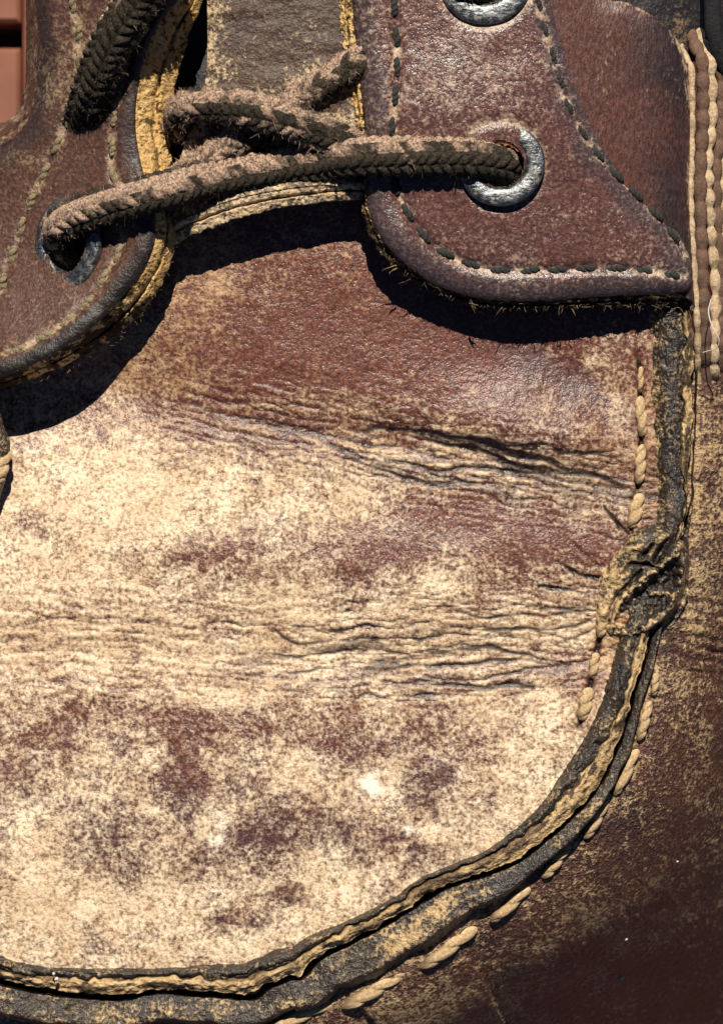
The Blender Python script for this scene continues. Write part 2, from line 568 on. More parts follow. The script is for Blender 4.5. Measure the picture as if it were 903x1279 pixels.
# wear map
wear = np.full(U.shape, 0.49)
B = lambda u, v, ru, rv, a, r=0.0: a * ga(U, V, u, v, ru, rv, r)
wear -= B(470, 430, 200, 95, .36) + B(620, 480, 140, 60, .22, .3) + B(330, 470, 110, 50, .14)
wear += B(270, 390, 60, 70, .12) + B(740, 455, 50, 20, .28, .5) + B(770, 560, 30, 60, .10) - B(690, 460, 75, 16, .28, .5)  # last term is part of the diagonal shadow painted on the plug
wear += B(120, 620, 190, 60, .36) + B(330, 610, 120, 30, .18) + B(300, 655, 140, 22, .14) + B(60, 720, 120, 50, .22)
wear -= B(200, 512, 110, 26, .20) + B(330, 540, 120, 22, .16)
wear += envA * 0.16 * sst(380, 480, U)
wear -= B(270, 690, 62, 20, .40, -.2) + B(165, 690, 40, 18, .18) + B(470, 690, 56, 34, .38, -.2) + B(400, 684, 40, 22, .22)
wear -= B(620, 670, 90, 40, .32, .1) + B(560, 640, 60, 24, .24) + B(730, 680, 50, 40, .22) + B(55, 655, 34, 14, .22)
wear += B(540, 728, 34, 30, .34) + B(380, 735, 60, 30, .18) + B(680, 775, 90, 16, .16)
wear += envB * 0.22 * (1 - 0.4 * sst(400, 620, U))
wear -= B(570, 846, 190, 18, .26) + B(300, 790, 120, 8, .1)
wear += B(230, 872, 260, 14, .2) + B(600, 880, 120, 22, .10)
for (u, v, ru, rv, a, r) in (
        (45, 925, 80, 32, .42, -.3), (140, 888, 44, 18, .34, 0), (235, 915, 48, 38, .40, .2), (330, 905, 60, 24, .24, 0), (430, 905, 60, 40, .30, .1),
        (540, 965, 38, 50, .40, .1), (570, 900, 40, 30, .22, 0), (225, 990, 30, 55, .34, .25), (120, 1050, 52, 44, .42, -.4), (170, 1090, 30, 18, .2, 0),
        (330, 1050, 56, 44, .46, -.3), (250, 1060, 20, 30, .2, 0), (480, 1060, 46, 26, .34, .1), (400, 1025, 40, 26, .24, .3), (300, 985, 50, 26, .26, 0),
        (290, 1150, 44, 18, .26, 0), (350, 1125, 40, 18, .30, -.2), (200, 1165, 34, 16, .18, 0), (600, 1010, 30, 34, .14, 0), (60, 985, 30, 22, .2, 0),
        (445, 960, 26, 26, .2, 0), (600, 950, 26, 40, .18, 0)):
    wear -= B(u, v, ru, rv, a * 1.0, r)
for (u, v, ru, rv, a, r) in (
        (470, 980, 22, 20, .35, 0), (265, 1030, 26, 18, .34, -.4), (180, 1008, 24, 14, .3, .2), (270, 1050, 18, 14, .3, 0), (150, 1140, 130, 34, .34, 0),
        (60, 1090, 60, 70, .26, 0), (420, 1110, 60, 34, .26, -.4), (620, 960, 70, 60, .12, 0), (370, 965, 34, 24, .22, 0), (520, 1035, 30, 16, .28, .5),
        (100, 990, 40, 24, .16, 0), (680, 920, 40, 60, .10, 0), (300, 1180, 120, 16, .2, -.1), (420, 1000, 50, 16, .16, -.5)):
    wear += B(u, v, ru, rv, a, r)
wear += 0.60 * (fbm(U / 40, V / 36, 5, 101) - 0.5) + 0.55 * (fbm(U / 12, V / 10, 3, 131) - 0.5)
wear += 0.10 * sst(860, 1000, V) - 0.24 * sst(520, 430, V) * sst(220, 330, U) - 0.13 * sst(440, 640, U) * sst(770, 680, V)
wear += 0.16 * rid - 0.2 * crease
wear += 0.18 * (np.abs(np.clip(soft, 0, 1)))
edge_in = np.exp(-((sd + 52) / 18) ** 2) * sst(600, 500, V)
wear += 0.12 * edge_in
scr = np.zeros_like(U)
r_ = np.random.default_rng(5)
for _ in range(46):
    su, sv, sa, sl__ = r_.uniform(0, 740), r_.uniform(320, 1180), r_.uniform(-0.9, 0.9), r_.uniform(14, 60)
    stroke(U, V, scr, [(su, sv), (su + sl__ * .5 * math.cos(sa), sv + sl__ * .5 * math.sin(sa) + r_.normal(0, 2)), (su + sl__ * math.cos(sa), sv + sl__ * math.sin(sa))], r_.uniform(1.3, 2.4), r_.uniform(.5, 1.0))
wear += 0.30 * scr
groove = np.zeros_like(U)
for p in ([(797, 440), (800, 474), (801, 520), (801, 550), (800, 580), (796, 612), (793, 640), (788, 664)], [(752, 770), (749, 800), (742, 832), (736, 858), (730, 884), (724, 910)]):
    stroke(U, V, groove, p, 4.0, 1.3, (3 * wa[0] / 16, 3 * wa[1] / 10), False)
ochre = 0.85 * sst(600, 420, V) * sst(700, 420, U) + B(760, 520, 60, 90, .5) + 0.3 * (envA + envB) + 0.5 * sst(-90, -50, sd) * sst(950, 800, V) + 0.5 * (fbm(U / 50, V / 50, 3, 175) - 0.5)
for (u, v, ru, rv) in ((470, 980, 20, 18), (262, 1030, 26, 14), (268, 1052, 14, 14), (180, 1008, 20, 10), (520, 1036, 26, 10), (420, 1115, 20, 10)):
    ochre -= 0.8 * ga(U, V, u, v, ru, rv) * sst(.35, .6, fbm(U / 16, V / 16, 3, 177))
tone = 0.25 + 0.5 * sst(850, 1050, V) + B(690, 465, 90, 22, .7, .5) + 0.2 * (fbm(U / 60, V / 60, 3, 150) - 0.5) - B(400, 420, 160, 80, .2)  # violet diagonal patch is a shadow painted into the dye
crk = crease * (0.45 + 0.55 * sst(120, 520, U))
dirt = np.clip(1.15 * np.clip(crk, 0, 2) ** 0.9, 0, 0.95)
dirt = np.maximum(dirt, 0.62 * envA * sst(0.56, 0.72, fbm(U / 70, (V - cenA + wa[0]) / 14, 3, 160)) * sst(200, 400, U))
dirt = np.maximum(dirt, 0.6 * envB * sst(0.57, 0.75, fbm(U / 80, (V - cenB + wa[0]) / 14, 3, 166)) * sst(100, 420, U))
dirt = np.maximum(dirt, 0.55 * np.exp(-((sd + 38) / 8) ** 2) * sst(900, 700, V) * fbm(U / 14, V / 14, 3, 170))
Z = Z - 5 * groove
dirt = np.maximum(dirt, np.clip(0.75 * groove, 0, .95))
okm = (sd < -14) & ~((U < 150) & (V < 400))
plug = grid_obj('toe_plug', U, V, Z, dict(wear=wear, tone=tone, dirt=dirt, ochre=ochre), M['plug'], boot, cell_all(okm))
plug['label'] = 'creased plug panel rubbed from red brown to pale tan'

# ================================================================== turned-up seam ridges
n_t = len(SC_)
tS = SS_


def sweep_offsets(name, OFF, ZZ, attrs, mat, parent):
    Ug = seam_uv[:, 0:1] + SN[:, 0:1] * OFF
    Vg = seam_uv[:, 1:2] + SN[:, 1:2] * OFF
    return grid_obj(name, Ug, Vg, ZZ, attrs, mat, parent, flip=False), Ug, Vg


a0, a1, a2, b1 = [SC_[:, k][:, None] for k in (2, 3, 4, 5)]
tt = tS[:, None]
zb = z_plug(seam_uv[:, 0], seam_uv[:, 1])[:, None]
upper = sst(700, 600, seam_uv[:, 1])[:, None]        # 1 on the part beside the instep
pk = np.exp(-((seam_uv[:, 1] - 732) / 46) ** 2)[:, None] * sst(700, 760, seam_uv[:, 0])[:, None]
# --- inner ridge
q1 = np.linspace(0, 1, 26)[None, :]
q2 = np.linspace(0.04, 1, 24)[None, :]
a1j = a1 + 5 * (fbm(tt / 16, tt * 0, 3, 200) - 0.5) * 2
a2j = a2 + 3.5 * (fbm(tt / 13, tt * 0 + 3, 3, 203) - 0.5) * 2
o1 = a0 + (a1j - a0) * q1
o2 = a1j + (a2j - a1j) * q2
Hr = 24 + 7 * (fbm(tt / 60, tt * 0 + 8, 2, 207) - 0.5) * 2
z1 = Hr * (sst(-0.1, 0.62, q1) * (1 - 0.16 * sst(0.7, 1.0, q1))) - 4
z2 = Hr * (0.84 + 0.12 * np.sin(np.pi * np.clip(q2 * 1.1, 0, 1))) - 4 * sst(0.3, 1, q2) - 5 * np.exp(-(q2 / 0.10) ** 2) - 4
owall = a2j + np.linspace(0.6, 5, 6)[None, :]
zwall = z2[:, -1:] - np.linspace(2, 46, 6)[None, :]
OFF = np.concatenate([o1, o2, owall], 1)
ZR = np.concatenate([z1, z2, zwall], 1) + zb
israw = np.concatenate([0 * o1, 0 * o2 + 1, 0 * owall + 0.6], 1)
TT = np.broadcast_to(tt, OFF.shape)
ZR = ZR + 6 * (fbm(TT / 26, OFF / 14, 4, 211) - 0.5) + israw * 6 * (fbm(TT / 9, OFF / 5, 3, 214) - 0.5)
ZR = ZR - 4 * ridged(TT / 60, OFF / 9, 216, 0.88) * (1 - israw) - 16 * pk
frac = np.concatenate([q1 + 0 * tt, 1 + 0 * o2, 1 + 0 * owall], 1)
wearR = np.where(israw > 0.5, 0.95, 0.16) + (israw < 0.5) * (0.55 * np.exp(-(frac / 0.10) ** 2) + 0.26 * upper * np.exp(-((frac - 0.2) / 0.18) ** 2))
wearR = wearR + 0.9 * (fbm(TT / 22, OFF / 9, 4, 220) - 0.5) * np.where(israw > 0.5, 0.8, 0.6)
wearR = wearR - (israw > 0.5) * 0.5 * sst(1.0, 1.4, 0 * OFF + 1)
lowt = sst(700, 900, seam_uv[:, 1])[:, None]
dirtR = np.where(israw > 0.5, np.maximum(0.75 * sst(0.5, 0.66, fbm(TT / 16, OFF / 6, 4, 224)), 0.6 * sst(0.52, 0.7, fbm(TT / 70, OFF / 30, 3, 228))), 0.1)
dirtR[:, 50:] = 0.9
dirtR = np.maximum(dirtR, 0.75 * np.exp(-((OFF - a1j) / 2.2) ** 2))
toneR = 0.3 + 0.7 * fbm(TT / 40, OFF / 20, 2, 226)
inner, Ui, Vi = sweep_offsets('inner_seam_ridge', OFF, ZR, dict(wear=wearR, tone=toneR, dirt=dirtR), M['ridge'], boot)
inner['label'] = 'blackened turned up edge with raw ochre cut'

# --- outer ridge
q3 = np.linspace(0, 1, 34)[None, :]
st_in = 3.5 + 2.0 * (fbm(tt / 20, tt * 0 + 5, 3, 230) - 0.5) * 2
b1j = b1 + 3 * (fbm(tt / 30, tt * 0 + 7, 2, 233) - 0.5) * 2
o3 = st_in + (b1j - st_in) * q3
Ho = (15 + 4 * (fbm(tt / 50, tt * 0 + 2, 2, 236) - 0.5) * 2) * (0.35 + 0.65 * lowt)
z3 = Ho * (0.75 + 0.35 * np.sin(np.pi * q3 * 0.75)) - (Ho + 13) * sst(0.72, 1.05, q3)
ow2 = st_in - np.linspace(5, 0.5, 6)[None, :]
zw2 = z3[:, :1] - np.linspace(44, 1.5, 6)[None, :]
OFF2 = np.concatenate([ow2, o3], 1)
T2 = np.broadcast_to(tt, OFF2.shape)
ZO = np.concatenate([zw2, z3], 1) + zb - 3 + 6 * (fbm(T2 / 24, OFF2 / 16, 4, 240) - 0.5) - 10 * pk
fr3 = np.concatenate([0 * ow2, q3 + 0 * tt], 1)
wearO = 0.13 + 0.9 * (fbm(T2 / 34, OFF2 / 16, 4, 244) - 0.5)
tO = seam_uv[:, 0:1]
wearO = wearO + 0.08 * sst(600, 480, tO) + 0.20 * np.exp(-((fr3 - 1) / 0.12) ** 2) + 0.45 * np.exp(-((tO - 545) / 34) ** 2) * np.exp(-((fr3 - 0.32) / 0.22) ** 2) + 0.4 * np.exp(-((tO - 490) / 26) ** 2) * np.exp(-((fr3 - 0.5) / 0.2) ** 2)
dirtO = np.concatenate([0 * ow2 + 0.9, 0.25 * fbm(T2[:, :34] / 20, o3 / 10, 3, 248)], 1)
outer, _, _ = sweep_offsets('outer_seam_ridge', OFF2, ZO, dict(wear=wearO, tone=0.2 + 0.6 * fbm(T2 / 50, OFF2 / 30, 2, 250), dirt=dirtO), M['ridge'], boot)
outer['label'] = 'dark outer lip of the seam with tan scuffs'

# ================================================================== side of the vamp
gu = np.arange(-100, 1100, 2.5)
gv = np.arange(372, 1500, 2.5)
U, V = np.meshgrid(gu, gv)
dist, sg, bi, pu, pv = near_curve(U, V, seam_uv[::3])
sd = dist * sg
off = np.interp(np.arange(len(seam_uv[::3])), np.arange(len(seam_uv[::3])), SC_[::3, 5])[bi]
dd = np.maximum(sd - off + 6, 0)
zc = z_plug(pu, pv)


def z_side(dd, zc):
    dd = dd - 16 * (1 - np.exp(-dd / 16))
    return zc - 10 - 0.55 * dd - 0.0046 * np.minimum(dd, 150) ** 2 - 1.26 * np.maximum(dd - 150, 0)


Z = z_side(dd, zc)
Z = Z + 6 * (fbm(U / 60, V / 60, 4, 300) - 0.5)
cr = np.zeros_like(U)
wv = (8 * (fbm(U / 24, V / 24, 3, 305) - 0.5), 0 * U)
for y in (748, 764, 778, 792, 806, 822, 838):
    stroke(U, V, cr, [(836, y - 4), (866, y + 2), (905, y + 10), (945, y + 14)], 2.6, 0.9, wv)
for y in (520, 566, 610, 655):
    stroke(U, V, cr, [(870, y - 10), (890, y), (925, y + 10)], 3.0, 0.35, wv)
for p in ([(790, 1010), (830, 1030), (870, 1080)], [(740, 1090), (770, 1120), (800, 1170)]):
    stroke(U, V, cr, p, 4, 0.3, wv)
Z -= 5 * cr
# dimples where the stitches pull
wear = np.full(U.shape, 0.17)
wear += 0.26 * np.exp(-((dd - 8) / 12) ** 2) * fbm(U / 30, V / 30, 3, 310) * 1.6
wear += 0.20 * ga(U, V, 875, 640, 60, 190) + 0.22 * ga(U, V, 860, 870, 60, 40) + 0.16 * ga(U, V, 780, 1025, 40, 26, .8) + 0.28 * ga(U, V, 590, 1250, 40, 16, .2) + 0.2 * ga(U, V, 480, 1265, 70, 30)
wear += 0.26 * ga(U, V, 740, 1160, 50, 20) * fbm(U / 14, V / 14, 2, 312) * 2 + 0.15 * ga(U, V, 560, 1290, 120, 60)
wear += 0.8 * (fbm(U / 40, V / 40, 6, 315) - 0.5) + 0.5 * sst(0.62, 0.8, vn(U / 5.5, V / 5.5, 318)) * fbm(U / 60, V / 60, 2, 319)
tone = 0.25 + 0.65 * sst(70, 240, dd) + 0.6 * (fbm(U / 80, V / 80, 3, 320) - 0.5)  # darker away from the seam: shade of the side turned from the sun, painted
dirt = np.clip(0.7 * cr, 0, 0.9)
okm = (sd > off - 16) & ((V > 438 + 4 * fbm(U / 20, V / 20, 2, 321)) | (U < 862))
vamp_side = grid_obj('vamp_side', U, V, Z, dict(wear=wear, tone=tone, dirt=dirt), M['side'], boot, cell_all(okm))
vamp_side['label'] = 'dark brown side panel falling away from the seam'


# ================================================================== pucker in the seam
gu = np.arange(738, 862, 1.25)
gv = np.arange(652, 806, 1.25)
U, V = np.meshgrid(gu, gv)
lens_pts = [(762, 782), (776, 752), (800, 728), (824, 706), (846, 690), (852, 712), (846, 742), (830, 762), (806, 782), (784, 792)]
lp, _ = spline(lens_pts + lens_pts[:1], 2.0)
dl, _, _, _, _ = near_curve(U, V, lp)
ins = inside_poly(U, V, lp)
sl_ = np.where(ins, dl, -dl)
wv = (6 * (fbm(U / 20, V / 20, 3, 330) - 0.5), 6 * (fbm(U / 20, V / 20, 3, 333) - 0.5))
lips = np.zeros_like(U)
for p, wd, a in (([(764, 790), (768, 764), (784, 742), (806, 722), (828, 704), (852, 680)], 5, 1.0),
                 ([(768, 726), (766, 706), (776, 692), (796, 682), (824, 674), (850, 660)], 6, 1.0),
                 ([(770, 728), (782, 710), (800, 702), (818, 706)], 4, 0.7),
                 ([(768, 792), (796, 790), (824, 776), (844, 756)], 5, 0.8),
                 ([(752, 792), (750, 772), (758, 756), (768, 740)], 6, 0.8)):
    stroke(U, V, lips, p, wd, a, wv, False)
gro = np.zeros_like(U)
for p, wd, a in (([(760, 778), (766, 756), (780, 736), (802, 716)], 2.6, 1.0),
                 ([(760, 716), (762, 702), (772, 688), (790, 680)], 2.4, 0.9),
                 ([(776, 716), (788, 706), (806, 706), (820, 710)], 3.0, 1.1),
                 ([(818, 702), (826, 688), (838, 674), (848, 664)], 4.5, 1.6),
                 ([(770, 776), (790, 786), (800, 790)], 2.4, 1.0),
                 ([(756, 800), (776, 796), (806, 792), (830, 776)], 2.6, 0.9),
                 ([(798, 700), (806, 690), (814, 680)], 4, 0.9)):
    stroke(U, V, gro, p, wd, a, wv, False)
pit = fbm(U / 6.5, V / 6.5, 3, 340)
zc = z_plug(U, V)
Z = zc + 5 + 12 * sst(770, 810, U) + 6 * lips - 8 * gro - 12 * sst(0, 14, sl_) + np.where(ins, 8 * (pit - 0.5) * 2, 0) + 3.5 * (fbm(U / 18, V / 18, 3, 345) - 0.5) * 2
# sink the borders into the neighbours
brd = np.minimum.reduce([(U - 742) / 22, (860 - U) / 14, (V - 654) / 22, (804 - V) / 20])
ell = 1 - ((U - 800 + 0.25 * (V - 730)) / 58) ** 2 - ((V - 730) / 76) ** 2
Z = Z - 26 * sst(0.35, -0.15, ell)
wear = 0.24 + 0.4 * sst(792, 752, U) + 0.25 * lips + 0.7 * (fbm(U / 14, V / 14, 3, 350) - 0.5) - 0.5 * sst(0, 8, sl_) + np.where(ins, 0.55 * sst(0.55, 0.72, pit), 0)
dirt = np.clip(0.8 * gro + np.where(ins, 0.55 * sst(0.55, 0.4, pit), 0), 0, 0.95)
pucker = grid_obj('seam_pucker', U, V, Z, dict(wear=wear, tone=0.5 + 0 * U, dirt=dirt), M['ridge'], boot, cell_all(ell > -0.35))
pucker['label'] = 'crumpled dark pucker pinched into the seam'


# ================================================================== thread stitches
def ply_mesh(name, L, R, twist=2.2, plies=2, n=30, m=18):
    s = np.linspace(-1, 1, n)[:, None]
    th = np.linspace(0, 2 * np.pi, m, endpoint=False)[None, :]
    env = np.sqrt(np.clip(1 - np.abs(s) ** 3.0, 0.0, 1)) + 0.02
    ph = th * plies - s * twist * np.pi
    r = R * env * (0.60 + 0.44 * np.abs(np.cos(ph / 2)) ** 0.7 + 0.05 * np.sin(9 * ph / 2 + 30 * s))
    x = s * L / 2 + 0 * th
    y = r * np.cos(th)
    z = 0.75 * r * np.sin(th) + 0.16 * R * (1 - s ** 2)
    y = y + 0.12 * R * np.sin(s * 3)
    co = np.stack([x, y, z], -1).reshape(-1, 3) * S
    return make_mesh(name, co, grid_faces(n, m, wrap=True))


PLY = [ply_mesh('tan_ply', 60, 8.5, 2.0 + 0.6 * k, n=48, m=28) for k in range(3)]
for me in PLY:
    me.materials.append(M['tan_thread'])
BLK = [ply_mesh('black_ply', 26, 6.0, 2.4 + 0.6 * k) for k in range(3)]
for me in BLK:
    me.materials.append(M['black_thread'])
OLV = [ply_mesh('olive_ply', 26, 5.0, 2.0 + 0.6 * k) for k in range(3)]
for me in OLV:
    me.materials.append(M['olive_thread'])


def put_stitch(meshes, i, parent, u, v, z, ang, sx, sy=1.0, sz=1.0, pitch=0.0):
    o = bpy.data.objects.new('stitch', meshes[i % len(meshes)])
    COL.objects.link(o)
    x, y, zz = W(u, v, z)
    o.location = (float(x), float(y), float(zz))
    o.rotation_euler = (0, pitch, -ang)
    o.scale = (sx, sy, sz)
    attach(o, parent)
    return o


inner_st = [(800, 474, 95, 34, .6), (801, 520, 88, 52, 1.0), (800, 580, 97, 52, 1.0), (794, 638, 110, 46, 1.25), (775, 705, 110, 40, .9), (752, 776, 100, 44, 1.0),
            (742, 832, 105, 34, .9), (731, 880, 108, 44, 1.2)]
outer_st = [(819, 856, 100, 30, .7), (806, 902, 108, 54, .9), (783, 966, 118, 66, 1.0), (745, 1026, 122, 56, 1.0), (695, 1078, 130, 56, 1.05), (638, 1132, 140, 66, 1.1),
            (561, 1187, 145, 88, 1.2), (468, 1240, 151, 96, 1.25), (372, 1274, 160, 96, 1.15)]
for i, (u, v, a, L, k) in enumerate(inner_st):
    put_stitch(PLY, i, inner, u, v, float(z_plug(u, v)) - 1, math.radians(a), L / 60, k * 0.85, 0.9)
for i, (u, v, a, L, k) in enumerate(outer_st):
    o = put_stitch(PLY, i + 1, outer, u, v, float(z_plug(u, v)) - 8, math.radians(a), L / 60, k * 0.85, 0.85)
    if i == 5:
        o['label'] = 'grey soiled stitch'

# ================================================================== plates (flaps, tongue)
def plate(name, outline, step, zfun, afun, mat, parent, thick=None, holes=()):
    P, _ = spline(list(outline) + [outline[0]], 2.0)
    lo, hi = P.min(0), P.max(0)
    gu = np.arange(max(lo[0] - step, -90), min(hi[0] + step, 985), step)
    gv = np.arange(max(lo[1] - step, -280), hi[1] + step, step)
    U, V = np.meshgrid(gu, gv)
    d_, _, _, pu, pv = near_curve(U, V, P)
    ins = inside_poly(U, V, P)
    sd = np.where(ins, d_, -d_)
    snap = (sd < 0) & (sd > -1.5 * step)
    U = np.where(snap, pu, U)
    V = np.where(snap, pv, V)
    sd = np.where(snap, 0, sd)
    ok = (sd >= 0)
    for (hu, hv, ru, rv, rot) in holes:
        c, s = math.cos(rot), math.sin(rot)
        a, b = (U - hu) * c + (V - hv) * s, -(U - hu) * s + (V - hv) * c
        ok &= (a / ru) ** 2 + (b / rv) ** 2 > 1
    Z = zfun(U, V, np.maximum(sd, 0))
    at = afun(U, V, np.maximum(sd, 0))
    return grid_obj(name, U, V, Z, at, mat, parent, cell_all(ok))


def edge_band(name, line, zfun, parent, mat, seed, side=1, wear0=0.8, split=0.5, rag=1.0, drop_below=20, step=1.1, soil_shade=None):
    """cut edge: line rows are u, v, width, drop; grows away from the plate on the given side."""
    C, s = spline(line, step)
    T = np.gradient(C[:, :2], axis=0)
    T /= np.linalg.norm(T, axis=1)[:, None]
    N = np.stack([T[:, 1], -T[:, 0]], 1) * side
    z0 = zfun(C[:, 0], C[:, 1])[:, None]
    q = np.linspace(0, 1, 26)[None, :]
    tt = s[:, None]
    wd, dz = C[:, 2:3], C[:, 3:4]
    OFF = -2 + (wd + 2) * q + rag * 3 * (fbm(tt / 9 + 0 * q, q * 4 + 0 * tt, 3, seed) - 0.5) * q * 2
    ZZ = z0 - 1.5 - dz * q ** 1.3 - 7 * np.exp(-((q - split) / 0.055) ** 2) * (0.6 + 0.8 * vn(tt / 24, tt * 0, seed + 2))
    ZZ = ZZ + rag * 5 * (fbm(tt / 7 + 0 * q, q * wd / 6, 3, seed + 4) - 0.5)
    k = np.linspace(0, 1, 7)[None, 1:]
    OFF = np.concatenate([OFF, OFF[:, -1:] - 10 * k ** 2], 1)
    ZZ = np.concatenate([ZZ, ZZ[:, -1:] - drop_below * k], 1)
    q2 = np.concatenate([q + 0 * tt, 1 + k + 0 * tt], 1)
    T3 = np.broadcast_to(tt, OFF.shape)
    wear = wear0 + 0.7 * (fbm(T3 / 16, OFF / 8, 4, seed + 6) - 0.5) - 0.5 * sst(1.0, 1.5, q2) - 0.5 * np.exp(-(q2 / 0.05) ** 2)
    dirt = np.maximum(0.75 * np.exp(-((q2 - split) / 0.06) ** 2) * sst(.35, .6, fbm(T3 / 30, q2, 2, seed + 8)), 0.7 * sst(0.6, 0.72, fbm(T3 / 6, OFF / 5, 3, seed + 9)))
    if soil_shade:  # edge turns darker and less ochre down the given v span
        wear = wear - 0.4 * sst(soil_shade[0], soil_shade[1], C[:, 1:2])
        dirt = np.maximum(dirt, 0.92 * sst(0.36, 0.56, fbm(T3 / 16, OFF / 9, 4, seed + 12)) * sst(soil_shade[0], soil_shade[1], C[:, 1:2]))
    Ug = C[:, 0:1] + N[:, 0:1] * OFF
    Vg = C[:, 1:2] + N[:, 1:2] * OFF
    return grid_obj(name, Ug, Vg, ZZ, dict(wear=wear, tone=0.5 + 0 * OFF, dirt=dirt), mat, parent, flip=(side > 0))


def fibres(name, line, zfun, parent, n, seed, length=(5, 16), dz=-12, out=6, mat=None, thick=0.7):
    r = np.random.default_rng(seed)
    C, s = spline(line, 1.0)
    vs, fs = [], []
    for _ in range(n):
        i = r.integers(0, len(C))
        L = r.uniform(*length) * (2.2 if r.random() < 0.06 else 1)
        p = np.array([C[i, 0] + r.normal(0, 1.5), C[i, 1] + r.normal(0, 1.5), float(zfun(C[i:i + 1, 0], C[i:i + 1, 1])[0]) + dz + r.normal(0, 3)])
        dr = np.array([r.normal(0, 0.6), r.normal(0.5, 0.5), r.normal(-0.1, 0.3)])
        dr /= np.linalg.norm(dr)
        cv = r.normal(0, 0.5, 3)
        pts = [p + dr * L * t + cv * L * t * t * 0.5 for t in (0, 0.33, 0.66, 1.0)]
        b0 = len(vs)
        for k, q in enumerate(pts):
            rr = thick * (1.0, 0.9, 0.7, 0.25)[k]
            for j in range(3):
                a = j * 2.0944
                vs.append((q[0] + rr * math.cos(a), q[1] + rr * math.sin(a), q[2] + rr * math.sin(a + 1)))
        for k in range(3):
            for j in range(3):
                a, b = b0 + k * 3 + j, b0 + k * 3 + (j + 1) % 3
                fs.append((a, b, b + 3, a + 3))
    vs = np.array(vs)
    x, y, z = W(vs[:, 0], vs[:, 1], vs[:, 2])
    o = link_mesh(name, make_mesh(name, np.stack([x, y, z], 1), np.array(fs)), mat or M['fibre'], parent)
    o['kind'] = 'stuff'
    return o


def along_line(pts, pitch, jitter, seed):
    r = np.random.default_rng(seed)
    C, s = spline(pts, 1.0)
    T = np.gradient(C, axis=0)
    out = []
    x = pitch * 0.4
    while x < s[-1]:
        i = int(np.searchsorted(s, x))
        i = min(i, len(C) - 1)
        out.append((C[i, 0] + r.normal(0, jitter), C[i, 1] + r.normal(0, jitter), math.atan2(T[i, 1], T[i, 0]) + r.normal(0, 0.07)))
        x += pitch * r.uniform(0.93, 1.07)
    return out


# ---------------- right eyelet flap
RF = [(436, -80), (439, -30), (442, 30), (449, 100), (455, 160), (458, 200), (457, 245), (464, 280), (482, 311), (508, 338), (542, 359), (582, 373), (624, 379),
      (680, 379), (740, 374), (800, 371), (838, 370), (858, 360), (861, 335), (845, 296), (812, 256), (772, 216), (735, 160), (708, 90), (688, 20), (672, -80)]
ST_A = [(482, -60), (489, 0), (494, 60), (494, 120), (490, 168), (490, 200), (494, 240), (508, 272), (530, 302), (560, 325), (600, 339), (640, 342), (720, 340), (790, 340), (850, 348)]
ST_B = [(654, -60), (664, 0), (682, 70), (700, 130), (724, 178), (758, 218), (800, 258), (830, 288), (852, 318)]
ca, _ = spline(ST_A, 2.0)
cb, _ = spline(ST_B, 2.0)
EY = [(622, 213, 52), (602, -12, 56)]


def zR0(u, v):
    u, v = np.asarray(u, float), np.asarray(v, float)
    z = 76 + 0.09 * (380 - v) - 0.0005 * np.maximum(u - 600, 0) ** 2 + 11 * ga(u, v, 468, 322, 60, 60) + 13 * ga(u, v, 570, 160, 120, 90)
    return z


def zR(U, V, sd):
    z = zR0(U, V) - 8 * np.exp(-(sd / 5.5)) - 5 * np.exp(-(sd / 16)) + 1.8 * np.exp(-((sd - 20) / 11) ** 2)
    for c in (ca, cb):
        z = z - 4.5 * np.exp(-(near_curve(U, V, c)[0] / 6) ** 2)
    for (eu, ev, er) in EY:
        rr = np.hypot(U - eu, V - ev)
        z = z - 3.5 * np.exp(-((rr - er) / 6) ** 2)
    return z + 3 * (fbm(U / 50, V / 50, 3, 400) - 0.5)


def aR(U, V, sd):
    w_ = 0.09 + 0.3 * (fbm(U / 60, V / 40, 4, 405) - 0.5) + 0.2 * (fbm(U / 12, V / 16, 3, 408) - 0.5)
    for c, k in ((ca, .6), (cb, .55)):
        w_ = w_ + k * np.exp(-(near_curve(U, V, c)[0] / 6.5) ** 2) * sst(.3, .62, fbm(U / 15, V / 15, 3, 410))
    for (eu, ev, er) in EY:
        rr = np.hypot(U - eu, V - ev)
        w_ = w_ + 0.5 * np.exp(-((rr - er - 2) / 6) ** 2) * fbm(U / 14, V / 14, 2, 413) * 1.5
    w_ = w_ + 0.14 * ga(U, V, 560, 110, 130, 70, .4)  # pale sheen on the flap's bulge, painted into the rubbed colour
    t_ = 0.25 + 0.75 * np.exp(-((sd - 10) / 20) ** 2) + 0.5 * (fbm(U / 70, V / 70, 3, 416) - 0.5)
    d_ = 0.5 * np.exp(-(sd / 3.5) ** 2) + 0.35 * np.exp(-(near_curve(U, V, ca)[0] / 3) ** 2) * fbm(U / 12, V / 12, 2, 418)
    d_ = np.maximum(d_, 0.6 * sst(0.55, 0.7, fbm(U / 12, V / 10, 3, 419)) * sst(770, 830, U) * sst(350, 366, V))
    return dict(wear=w_, tone=t_, dirt=np.clip(d_, 0, 0.9))


